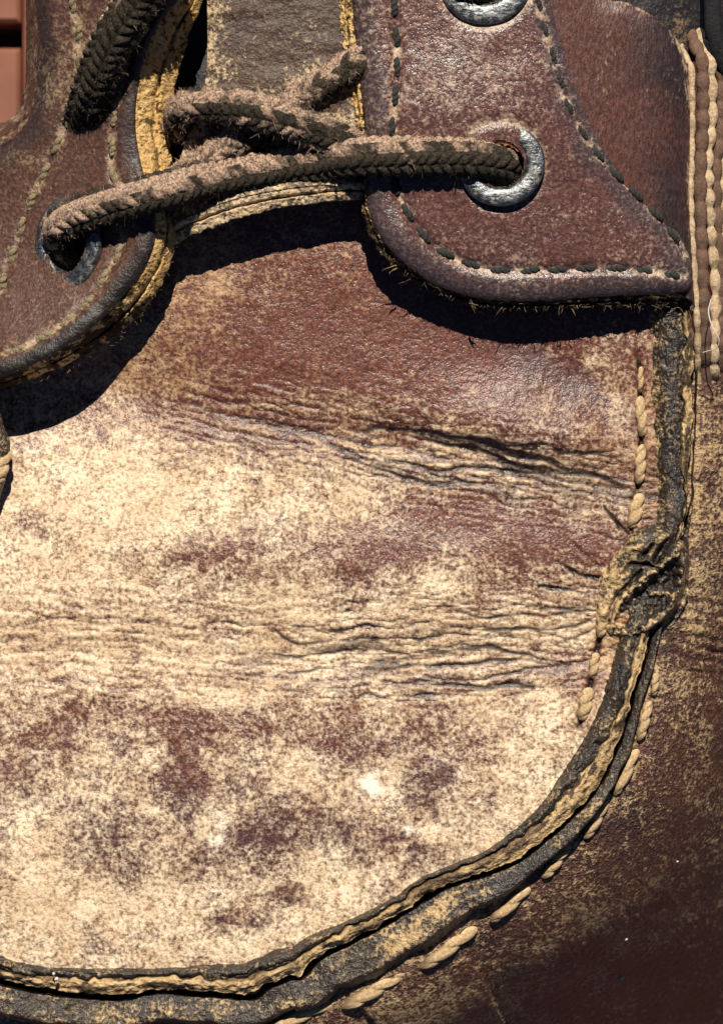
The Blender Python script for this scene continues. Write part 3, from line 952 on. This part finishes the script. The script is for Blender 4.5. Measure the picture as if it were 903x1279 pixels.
rflap = plate('right_eyelet_flap', RF, 2.0, zR, aR, M['flap'], boot, holes=[(622, 213, 27, 27, 0), (602, -12, 29, 29, 0)])
rflap['label'] = 'purplish brown flap with rounded corner and dark stitching'
rim = edge_band('cut_edge', [(434, -80, 14, 8), (437, -30, 15, 8), (440, 30, 15, 9), (447, 100, 12, 9), (453, 160, 9, 10), (457, 200, 6, 10), (456, 245, 6, 12), (463, 280, 7, 14), (481, 311, 9, 14), (507, 338, 10, 14),
                          (541, 359, 9, 15), (582, 373, 9, 15), (624, 379, 9, 15), (680, 379, 10, 14), (740, 374, 12, 14), (800, 371, 14, 14), (838, 370, 15, 14), (862, 380, 10, 16)],
                lambda u, v: zR0(u, v) - 11, rflap, M['cut'], 430, side=-1, wear0=0.6, split=0.55, rag=1.5, drop_below=14, soil_shade=(225, 320))
rim['label'] = 'frayed ochre cut edge'
fl1 = [(463, 282), (481, 313), (507, 341), (541, 363), (582, 378), (624, 386), (680, 386), (740, 384), (800, 384), (850, 386)]
fr1 = fibres('frayed_fibre', fl1, lambda u, v: zR0(u, v) - 12, rflap, 120, 3, (2.5, 8), dz=-9, thick=0.55)
# a few long hanging fibres
fibres('loose_fibre', [(492, 336), (494, 338)], lambda u, v: zR0(u, v) - 12, rflap, 2, 5, (14, 20), dz=-8, thick=1.1)
fibres('loose_fibre', [(585, 379), (587, 380)], lambda u, v: zR0(u, v) - 12, rflap, 3, 6, (12, 16), dz=-8, thick=1.4)
fibres('loose_fibre', [(640, 384), (720, 386)], lambda u, v: zR0(u, v) - 12, rflap, 8, 8, (10, 14), dz=-8, thick=0.9)
for i, (u, v, a) in enumerate(along_line(ST_A, 36, 0.8, 11)):
    put_stitch(BLK, i, rflap, u, v, float(zR0(u, v)) - 4.5 + (-1 if v > 330 else 0), a, 0.98, 0.78, 0.85)
for i, (u, v, a) in enumerate(along_line(ST_B, 33, 0.8, 12)):
    put_stitch(BLK, i, rflap, u, v, float(zR0(u, v)) - 6, a, 0.95, 0.72, 0.85)

# ---------------- brown quarter right of the stitch line
QT = [(640, -80), (700, -60), (742, 3), (780, 14), (815, 32), (842, 58), (856, 98), (860, 160), (859, 220), (861, 290), (866, 345), (872, 392), (846, 372), (800, 330), (740, 260), (690, 180), (650, 60)]


def zQ(U, V, sd):
    return zR0(U, V) - 7 - 9 * np.exp(-sd / 9) - 0.0035 * np.maximum(U - 800, 0) ** 2 + 4 * (fbm(U / 60, V / 90, 3, 440) - 0.5)


def aQ(U, V, sd):
    w_ = 0.13 + 0.45 * (fbm(U / 30, V / 60, 4, 445) - 0.5) + 0.5 * np.exp(-(sd / 6) ** 2) * fbm(U / 20, V / 20, 2, 447) * 1.4
    t_ = 0.1 + 0.75 * sst(740, 850, U) * fbm(U / 60, V / 90, 3, 450) * 1.6
    return dict(wear=w_, tone=t_, dirt=0.15 * fbm(U / 30, V / 60, 3, 452))


quarter = plate('right_quarter', QT, 2.4, zQ, aQ, M['quarter'], boot)
quarter['label'] = 'darker red brown panel behind the flap stitching'

# ---------------- dark collar above the quarter
COLR = [(640, -88), (960, -88), (960, 190), (900, 180), (850, 140), (780, 60), (700, 40)]
collar = plate('padded_collar', COLR, 3.0,
               lambda U, V, sd: zR0(U, V) - 46 - 0.003 * np.maximum(U - 780, 0) ** 2 + 8 * (fbm(U / 40, V / 40, 3, 460) - 0.5),
               lambda U, V, sd: dict(wear=0.1 + 0.5 * (fbm(U / 30, V / 30, 4, 463) - 0.5) + 0.4 * ga(U, V, 850, 40, 30, 40, .6), tone=0.5 + 0 * U, dirt=0.2 + 0 * U), M['collar'], boot)
collar['label'] = 'nearly black padded ankle collar'


def tube(name, path, R, mat, parent, bead=0.0, pitch=28.0, phase=0.0, m=14, flat=0.8, seed=0):
    P, s = spline(path, 1.6)
    Pw = np.stack([P[:, 0], -P[:, 1], P[:, 2]], 1)
    T, N, Bn = ring_frames(Pw)
    th = np.linspace(0, 2 * np.pi, m, endpoint=False)[None, :, None]
    rr = (R * (1 - bead + bead * np.abs(np.sin(np.pi * (s / pitch + phase + 0.25 * np.sin(s / 41 + seed))))) * (1 + 0.25 * (fbm(s / 26, s * 0, 3, seed) - 0.5)))[:, None, None]
    X = Pw[:, None, :] + rr * (np.cos(th) * N[:, None, :] * flat + np.sin(th) * Bn[:, None, :])
    co = X.reshape(-1, 3).copy()
    Ug, Vg, Zg = co[:, 0], -co[:, 1], co[:, 2]
    x, y, z = W(Ug, Vg, Zg)
    return link_mesh(name, make_mesh(name, np.stack([x, y, z], 1), grid_faces(len(P), m, wrap=True)), mat, parent)


def zk(u, v):
    return float(zR0(u, v)) - 24 - 0.3 * (u - 860) - 0.6 * max(0, v - 436)


strap = tube('collar_strap', [(u, v, zk(u, v) + 6) for u, v in ((884, -60), (885, 0), (888, 40), (898, 72), (915, 100))], 11, M['black_strap'], boot, flat=0.5)
cuff = plate('knitted_gusset', [(852, 84), (880, 78), (930, 90), (940, 300), (940, 490), (870, 490), (864, 400), (860, 300), (858, 180)], 3.0,
             lambda U, V, sd: zR0(U, V) - 34 - 0.3 * (U - 860) - 0.6 * np.maximum(0, V - 430) + 4 * (fbm(U / 20, V / 40, 3, 470) - 0.5),
             lambda U, V, sd: dict(wear=0.12 + 0.5 * (fbm(U / 10, V / 26, 3, 473) - 0.5), tone=0.4 + 0 * U, dirt=0.2 + 0 * U), M['quarter'], boot)
cuff['label'] = 'ribbed tan and brown knit along the boot side'
ribs = [(((860, 96), (861, 180), (860, 250), (864, 320), (870, 410)), 4.5, 'knit_tan', .35), (((874, 84), (875, 160), (872, 230), (875, 310), (880, 420)), 9, 'knit_brown', .3),
        (((884, 82), (887, 150), (882, 210), (887, 290), (893, 360), (892, 440)), 8, 'knit_tan', .5), (((898, 92), (898, 160), (893, 220), (897, 300), (902, 420)), 8, 'knit_brown', .35),
        (((908, 88), (909, 160), (903, 230), (905, 300), (912, 430)), 8.5, 'knit_tan', .5), (((920, 88), (922, 200), (916, 300), (922, 430)), 9, 'knit_brown', .35)]
for i, (p, R, mt, bd) in enumerate(ribs):
    tube('knit_rib', [(u, v, zk(u, v) - 6 + (2 if 'tan' in mt else 0)) for u, v in list(p) + [(p[-1][0] + 3, 478)]][:0] + [(p[0][0] - 14, p[0][1] - 46, zk(*p[0]) - 40), (p[0][0] - 5, p[0][1] - 18, zk(*p[0]) - 14)] + [(u, v, zk(u, v) - 6 + (2 if 'tan' in mt else 0)) for u, v in list(p) + [(p[-1][0] + 3, 478)]], R, M[mt], cuff, bd, 27, 0.5 * (i % 2), seed=i * 3 + 1)

# ---------------- left eyelet flap
LF = [(275, -270), (262, -80), (238, 0), (206, 40), (186, 82), (176, 130), (175, 172), (182, 214), (196, 260), (199, 300), (188, 332), (166, 366), (140, 396), (108, 424), (70, 448), (30, 466), (0, 476), (-60, 490),
      (-85, 470), (-85, 230), (-40, 200), (18, 172), (44, 130), (50, 60), (50, -270)]
LS_A = [(205, 20), (170, 74), (154, 130), (146, 178), (146, 220), (156, 262), (158, 306), (140, 345), (120, 376), (90, 404), (60, 424), (24, 440), (-20, 450), (-70, 456)]
LS_B = [(92, -40), (96, 10), (104, 60), (98, 130), (78, 176), (54, 226), (30, 280), (10, 340), (-10, 400)]
la, _ = spline(LS_A, 2.0)
lb, _ = spline(LS_B, 2.0)


def zL0(u, v):
    u, v = np.asarray(u, float), np.asarray(v, float)
    s = np.interp(v, [-80, 120, 310, 400, 490], [0.62, 0.60, 0.50, 0.32, 0.14])
    x = np.maximum(212 - u, 0)
    return 101 + 0.10 * np.maximum(200 - v, 0) - s * x * (x / (x + 30)) - 0.0002 * x ** 2 + 22 * ga(u, v, 90, 470, 160, 80)


SLIT = (120, 128)


def zL(U, V, sd):
    z = zL0(U, V) - 7 * np.exp(-sd / 5) + 3 * np.exp(-((sd - 22) / 12) ** 2)
    z = z - 5 * np.exp(-(near_curve(U, V, la)[0] / 6) ** 2) - 3 * np.exp(-(near_curve(U, V, lb)[0] / 6) ** 2)
    return z + 6 * (fbm(U / 50, V / 50, 3, 500) - 0.5)


def aL(U, V, sd):
    w_ = 0.12 + 0.5 * (fbm(U / 40, V / 40, 4, 505) - 0.5) + 0.3 * (fbm(U / 10, V / 10, 3, 508) - 0.5)
    w_ = w_ + 0.6 * np.exp(-(near_curve(U, V, la)[0] / 6) ** 2) * sst(.3, .6, fbm(U / 15, V / 15, 3, 510)) + 0.5 * np.exp(-(near_curve(U, V, lb)[0] / 7) ** 2) * sst(.3, .6, fbm(U / 18, V / 18, 3, 512))
    w_ = w_ + 0.35 * ga(U, V, 110, 330, 14, 40, .5) * 0 + 0.2 * ga(U, V, 80, 90, 40, 60)
    near = np.exp(-((sd - 6) / 16) ** 2)
    t_ = 0.15 + 0.8 * near + 0.5 * (fbm(U / 60, V / 60, 3, 515) - 0.5)
    d_ = 0.45 * near * sst(240, 380, V) + 0.3 * near + 0.25 * ga(U, V, 70, 70, 30, 60) * fbm(U / 20, V / 20, 3, 517) * 2
    return dict(wear=w_, tone=t_, dirt=np.clip(d_, 0, .9))


lflap = plate('left_eyelet_flap', LF, 2.0, zL, aL, M['flap_brown'], boot, holes=[(87, 310, 22, 34, 0.15), (116, 132, 9, 26, 0.72)])
lflap['label'] = 'brown flap tilting away with thick ochre edge'
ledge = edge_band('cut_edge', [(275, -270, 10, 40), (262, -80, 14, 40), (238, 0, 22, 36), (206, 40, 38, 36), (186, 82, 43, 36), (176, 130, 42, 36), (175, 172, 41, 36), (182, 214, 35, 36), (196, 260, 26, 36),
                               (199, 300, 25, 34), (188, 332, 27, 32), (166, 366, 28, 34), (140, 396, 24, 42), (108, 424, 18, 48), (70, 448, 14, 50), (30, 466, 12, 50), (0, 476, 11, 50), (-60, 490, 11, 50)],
                  lambda u, v: zL0(u, v) - 7, lflap, M['cut'], 530, side=1, wear0=0.98, split=0.56, rag=0.7, drop_below=30, soil_shade=(290, 390))  # lower stretch: dark flecks, plus painted shade of the down-facing cut
ledge['label'] = 'double layered ochre cut edge'
edge_band('outer_wall', [(-85, 228, 60, 90), (-40, 198, 50, 90), (18, 171, 34, 80), (43, 130, 22, 70), (49, 60, 20, 70), (49, -80, 20, 70)],
          lambda u, v: zL0(u, v) - 3, lflap, M['flap_brown'], 540, side=1, wear0=0.3, split=5.0, rag=0.5, drop_below=300, step=2.5)
fl2 = [(226, 300), (214, 340), (190, 384), (160, 418), (128, 444), (88, 466), (44, 480), (0, 490)]
fibres('frayed_fibre', fl2, lambda u, v: zL0(u, v) - 30, lflap, 60, 23, (2, 5), dz=-10, thick=0.5)
for i, (u, v, a) in enumerate(along_line(LS_A, 34, 0.8, 13)):
    put_stitch(OLV, i, lflap, u, v, float(zL0(u, v)) - 3, a, 1.0, 0.95, 1.0)
for i, (u, v, a) in enumerate(along_line(LS_B, 36, 0.8, 14)):
    put_stitch(OLV, i, lflap, u, v, float(zL0(u, v)) - 2, a, 1.1, 1.0, 1.0, pitch=0.3)

# ---------------- tongue
TG = [(262, -85), (262, 0), (261, 100), (246, 150), (224, 220), (214, 286), (240, 275), (290, 257), (340, 246), (400, 238), (480, 232), (500, 100), (500, -85)]


def zT0(u, v):
    u, v = np.asarray(u, float), np.asarray(v, float)
    lip = 17 * np.exp(-((v - np.interp(u, [212, 240, 290, 340, 400, 484], [290, 278, 260, 249, 241, 234])) / 13) ** 2) * sst(215, 240, u) * sst(460, 435, u)
    return 78 + lip + 0.05 * (250 - v) - 0.0005 * (u - 350) ** 2


tongue = plate('tongue', TG, 2.2, lambda U, V, sd: zT0(U, V) - 5 * np.exp(-sd / 6) + 7 * (fbm(U / 50, V / 22, 4, 600) - 0.5),
               lambda U, V, sd: dict(wear=0.12 + 0.6 * (fbm(U / 26, V / 20, 4, 605) - 0.5) + 0.34 * np.exp(-(sd / 22) ** 2) + 0.22 * ga(U, V, 350, 120, 90, 40) + 0.3 * ga(U, V, 400, 160, 60, 60), tone=0.3 + 0.7 * fbm(U / 60, V / 50, 2, 608),
                                     dirt=0.6 * sst(0.58, 0.7, fbm(U / 60, V / 14, 3, 610)) * sst(70, 10, V)), M['tongue'], boot)
tongue['label'] = 'brown leather tongue with dusty folds'
ted = edge_band('tongue_edge', [(212, 290, 20, 9), (240, 278, 20, 9), (290, 260, 20, 9), (340, 249, 19, 9), (400, 241, 18, 9), (484, 234, 18, 9)], lambda u, v: zT0(u, v) - 5, tongue, M['tongue'], 620, side=-1, wear0=0.72, split=0.42, rag=1.0, drop_below=50)
ted['label'] = 'pale two layered edge'

gus = plate('tongue_gusset', [(30, -280), (520, -280), (520, 300), (400, 330), (200, 400), (40, 440)], 6.0,
            lambda U, V, sd: 2 - 0.5 * np.maximum(180 - U, 0) + 8 * (fbm(U / 40, V / 60, 3, 640) - 0.5),
            lambda U, V, sd: dict(wear=0.1 + 0 * U, tone=0.5 + 0 * U, dirt=0.3 + 0 * U), M['collar'], boot)  # near-black colour paints the deep shade of the gap
gus['label'] = 'folded gusset beside the tongue, coloured dark as the shaded gap'

# ---------------- eyelets
def eyelet(parent, u, v, z, R, hole, tilt_axis=0.0, tilt=0.0, rot=0.0, k=1.0):
    prof = [(1.02, -6), (1.02, -1), (1.0, 1.2), (0.96, 2.6), (0.88, 3.5), (0.78, 3.9), (0.69, 3.6), (0.61, 2.4), (0.56, -0.5), (0.535, -4), (0.53, -14), (0.53, -30)]
    P, _ = spline([(a * R, b) for a, b in prof], 1.2)
    rr = P[:, 0] * (hole / (0.53 * R)) ** (np.clip((R - P[:, 0]) / (0.47 * R), 0, 1))
    m = 96
    th = np.linspace(0, 2 * np.pi, m, endpoint=False)[None, :]
    X = rr[:, None] * np.cos(th) * (1 + 0.02 * np.sin(3 * th + 1))
    Y = rr[:, None] * np.sin(th) * (1 + 0.02 * np.cos(2 * th))
    Zz = P[:, 1][:, None] + 1.6 * (fbm(X / 16 + 5 + u, Y / 16 + 7, 3, 700) - 0.5)
    co = np.stack([X.ravel(), Y.ravel(), np.broadcast_to(Zz, X.shape).ravel()], 1) * S
    me = make_mesh('eyelet', co, grid_faces(len(P), m, wrap=True, flip=True))
    o = link_mesh('eyelet', me, M['metal'], parent)
    x, y, zz = W(u, v, z)
    o.location = (float(x), float(y), float(zz))
    o.rotation_euler = (0, tilt, rot)
    o.scale = (k, 1, 1)
    return o


e1 = eyelet(rflap, 622, 213, float(zR0(622, 213)) - 1, 52, 29)
e2 = eyelet(rflap, 602, -12, float(zR0(602, -12)) - 1, 56, 30)
e3 = eyelet(lflap, 87, 309, float(zL0(87, 309)) + 3, 60, 34, tilt=-math.radians(34), rot=-0.06, k=0.82)
# slot where the next lace row enters the left flap
hole_lip = tube('lace_hole', [(104, 152, float(zL0(104, 152))), (118, 142, float(zL0(118, 142)) - 2), (136, 118, float(zL0(136, 118)) + 1), (160, 84, float(zL0(160, 84)) + 2), (190, 46, float(zL0(190, 46)) + 2)], 4.5, M['flap_brown'], lflap)
for a in ('wear', 'tone', 'dirt'):
    at = hole_lip.data.attributes.new(a, 'FLOAT', 'POINT')
    at.data.foreach_set('value', np.full(len(hole_lip.data.vertices), {'wear': 0.5, 'tone': 0.3, 'dirt': 0.1}[a], np.float32))

# ================================================================== laces
def lace(name, path, R, rows, tan_of, twist, seed, fuzz=2200, pitch=13.0, ends=True):
    P, s = spline(path, 1.5)
    Pw = np.stack([P[:, 0], -P[:, 1], P[:, 2]], 1)
    T, N, Bn = ring_frames(Pw)
    m = 96
    im = int(len(P) * 0.55)
    t0 = math.atan2(Bn[im, 2], N[im, 2])
    N, Bn = math.cos(t0) * N + math.sin(t0) * Bn, -math.sin(t0) * N + math.cos(t0) * Bn
    th = np.linspace(0, 2 * np.pi, m, endpoint=False)[None, :]
    ang = th + 0.55 + (twist * s / s[-1])[:, None]
    k = (ang / (2 * np.pi) * rows) % rows
    ki = np.floor(k).astype(int)
    ph = k - ki
    slant = np.where(ki % 2 == 0, 1.0, -1.0)
    sj = s[:, None] + 4 * (vn(s / 30, s * 0, seed)[:, None] - 0.5)
    fs = sj / pitch + slant * (ph - 0.5) * 0.85 + 0.5 * (ki % 3) * 0.3
    idx = np.floor(fs)
    br = np.abs(np.sin(np.pi * fs)) ** 0.7
    bump = br * np.sin(np.pi * np.clip(ph, 0.02, 0.98)) ** 0.5
    jit = hsh(idx, ki.astype(float), seed + 5)
    r = R * 0.86 + R * 0.20 * bump * (0.75 + 0.5 * jit) + R * 0.07 * (fbm(s[:, None] / 30 + 0 * th, np.cos(ang) * 2, 3, seed + 2) - 0.5)
    tan = np.array([tan_of[i % rows] for i in range(rows)])[ki] + 0.6 * (jit - 0.5) + 0.35 * (fbm(s[:, None] / 40 + 0 * th, np.sin(ang), 3, seed + 9) - 0.5)
    X = Pw[:, None, :] + r[..., None] * (0.82 * np.cos(th)[..., None] * N[:, None, :] + np.sin(th)[..., None] * Bn[:, None, :])
    Ug, Vg, Zg = X[..., 0], -X[..., 1], X[..., 2]
    o = grid_obj(name, Ug, Vg, Zg, dict(tan=tan), M['lace'], laces, wrap=True, flip=True)
    # fuzz
    rg_ = np.random.default_rng(seed)
    n = fuzz
    ii = rg_.integers(2, len(P) - 2, n)
    jj = rg_.integers(0, m, n)
    root = X[ii, jj]
    nrm = root - Pw[ii]
    nrm /= np.linalg.norm(nrm, axis=1)[:, None]
    root = root - nrm * 1.5
    L = rg_.uniform(3, 8.5, n) * np.where(rg_.random(n) < 0.05, 1.8, 1)
    dr = nrm * rg_.uniform(0.35, 1.0, n)[:, None] + T[ii] * rg_.normal(0.25, 0.6, n)[:, None] + rg_.normal(0, 0.35, (n, 3))
    dr /= np.linalg.norm(dr, axis=1)[:, None]
    sd_ = np.cross(dr, rg_.normal(0, 1, (n, 3)))
    sd_ /= np.linalg.norm(sd_, axis=1)[:, None]
    s2 = np.cross(dr, sd_)
    bend = rg_.normal(0, 0.35, (n, 3))
    vs, wd = [], (0.6, 0.5, 0.1)
    for kq, t in enumerate((0, 0.5, 1.0)):
        c = root + dr * (L * t)[:, None] + bend * (L * t * t)[:, None]
        for a in (0, 2.094, 4.189):
            vs.append(c + wd[kq] * (math.cos(a) * sd_ + math.sin(a) * s2))
    vs = np.stack(vs, 1)           # n,9,3
    base = (np.arange(n) * 9)[:, None]
    fc = []
    for kq in (0, 1):
        for j in range(3):
            a, b = kq * 3 + j, kq * 3 + (j + 1) % 3
            fc.append(np.concatenate([base + a, base + b, base + b + 3, base + a + 3], 1))
    fc = np.stack(fc, 1).reshape(-1, 4)
    co = vs.reshape(-1, 3)
    x, y, z = W(co[:, 0], -co[:, 1], co[:, 2])
    tf = np.repeat(tan[ii, jj] + 0.12, 9)
    f = link_mesh('fuzz', make_mesh('fuzz', np.stack([x, y, z], 1), fc, dict(tan=tf)), M['lace'], o)
    f['kind'] = 'stuff'
    return o


zl = lambda u, v, h=0: float(zL0(u, v)) + h
# the lace spanning both eyelets
front = lace('lace_strand', [(94, 330, zl(92, 330, -80)), (86, 318, zl(86, 318, -42)), (79, 303, zl(79, 303, -8)), (80, 288, zl(82, 290, 20)), (100, 275, zl(100, 275, 30)), (140, 264, zl(140, 262, 28)), (200, 250, 119), (260, 232, 92), (330, 219, 80), (400, 209, 84),
                             (455, 205, 108), (540, 205, 108), (590, 207, 103), (622, 212, 86), (636, 218, 56), (638, 222, 20)], 23.5, 8, [.95, .5, .0, .0, .02, .05, .1, .3], 1.6, 31, 2800)
front['label'] = 'front strand running between both eyelets'
second = lace('lace_strand', [(222, 166, 50), (230, 150, 84), (252, 142, 106), (320, 150, 118), (380, 168, 108), (430, 186, 90), (470, 200, 66), (500, 210, 50)], 22, 8, [.7, .2, .35, .25, .6, .3, .2, .5], 1.2, 37, 2600)
third = lace('lace_strand', [(206, 244, 40), (232, 226, 70), (280, 196, 88), (330, 164, 84), (390, 124, 90), (440, 92, 92), (480, 66, 76)], 19, 8, [.7, .55, .3, .2, .55, .6, .75, .85], 0.8, 41, 2000)
stub = lace('lace_strand', [(500, -120, 130), (545, -52, 128), (578, -20, 120), (598, -2, 100), (606, 4, 60)], 27, 8, [.5, .1, .1, .1, .1, .1, .3, .6], 0.4, 47, 1500)
third['label'] = 'lower strand slanting beneath the other'
upper_l = lace('lace_strand', [(96, 176, zl(104, 160, -60)), (112, 146, zl(114, 146, -10)), (126, 112, zl(126, 112, 24)), (150, 66, zl(150, 66, 40)), (186, 12, zl(186, 12, 46)), (222, -50, 190)], 27, 8, [.0, .0, .02, .0, .0, .0, .8, .1], 0.2, 43, 2600)
upper_l['label'] = 'dark strand entering the upper left flap'

# ================================================================== left end of the seam, just in frame
lseam = tube('left_seam_ridge', [(-20, 500, 30), (-4, 540, 22), (0, 575, 14), (-14, 620, 10), (-40, 680, 6)], 15, M['ridge'], boot, 0.15, 50)
for a, vv in (('wear', 0.25), ('tone', 0.4), ('dirt', 0.1)):
    at = lseam.data.attributes.new(a, 'FLOAT', 'POINT')
    at.data.foreach_set('value', np.full(len(lseam.data.vertices), vv, np.float32))
put_stitch(PLY, 1, lseam, 4, 584, 18, math.radians(112), 0.75, 1.1)

# ================================================================== loose bits
hair = tube('loose_fibre', [(884, 376, 40), (880, 392, 50), (884, 410, 56), (892, 424, 56), (890, 436, 50), (874, 442, 40)], 0.8, M['hair'], boot, m=5)
gr = np.random.default_rng(77)
spots = [(67, 1217, 2.6), (71, 1224, 2.8), (795, 1195, 2.2), (795, 1255, 2.4), (637, 1110, 1.8), (858, 1090, 1.6)]
vs, fs = [], []
for (u, v, r) in spots:
    dd_, sg_, bi_, pu_, pv_ = near_curve(np.array([u], float), np.array([v], float), seam_uv[::3])
    if sg_[0] > 0:
        of_ = SC_[::3, 5][bi_[0]]
        zz = float(z_side(np.maximum(dd_ - of_ + 6, 0), z_plug(pu_, pv_))[0]) + 3
        if dd_[0] < of_:
            zz = float(z_plug(u, v)) + 14
    else:
        zz = float(z_plug(u, v)) + 22
    th = np.linspace(0, 2 * np.pi, 8, endpoint=False)
    ph = np.linspace(0.05, np.pi - 0.05, 6)
    b0 = len(vs)
    for p in ph:
        for t in th:
            rr = r * gr.uniform(0.55, 1.25)
            vs.append((u + rr * math.sin(p) * math.cos(t), v + rr * math.sin(p) * math.sin(t), zz + rr * math.cos(p)))
    for i in range(5):
        for j in range(8):
            a, b = b0 + i * 8 + j, b0 + i * 8 + (j + 1) % 8
            fs.append((a, a + 8, b + 8, b))
vs = np.array(vs)
x, y, z = W(vs[:, 0], vs[:, 1], vs[:, 2])
grit = link_mesh('grit', make_mesh('grit', np.stack([x, y, z], 1), np.array(fs)), M['grit'], None)
grit['kind'] = 'stuff'
grit['label'] = 'pale specks of grit scattered over the boot'

# ================================================================== floor far below
def board(name, x0, x1, y0, y1, mat, parent, top=GROUND_Z * S, th=0.012, bev=0.0006):
    zs = [top - th, top - bev, top]
    vs, fs = [], []
    for k, z in enumerate(zs):
        g = 0.0 if k < 2 else bev
        vs += [(x0 + g, y0 + g, z), (x1 - g, y0 + g, z), (x1 - g, y1 - g, z), (x0 + g, y1 - g, z)]
    for k in (0, 1):
        for j in range(4):
            fs.append((k * 4 + j, k * 4 + (j + 1) % 4, k * 4 + 4 + (j + 1) % 4, k * 4 + 4 + j))
    fs.append((8, 9, 10, 11))
    return link_mesh(name, make_mesh(name, np.array(vs), np.array(fs), smooth=False), mat, parent)


gz = GROUND_Z * S
sub = make_mesh('floor', np.array([(-3, -3, gz - 0.012), (3, -3, gz - 0.012), (3, 3, gz - 0.012), (-3, 3, gz - 0.012)]), np.array([(0, 1, 2, 3)]))
floor = link_mesh('floor', sub, M['floor_gap'], None)
floor['kind'] = 'structure'
floor['label'] = 'blurred terracotta boards below the boot'
sc_ = (CAM_H - gz) / CAM_H
xg = (28 - CU) * S * sc_
ya, yb = -(28 - CV) * S * sc_, -(60 - CV) * S * sc_
board('board', xg + 0.0001, 0.2, -0.3, 0.5, M['floor'], floor)
board('board', xg - 0.35, xg - 0.0002, ya, 0.5, M['floor'], floor)
board('board', xg - 0.35, xg - 0.0002, -0.3, yb, M['floor'], floor)
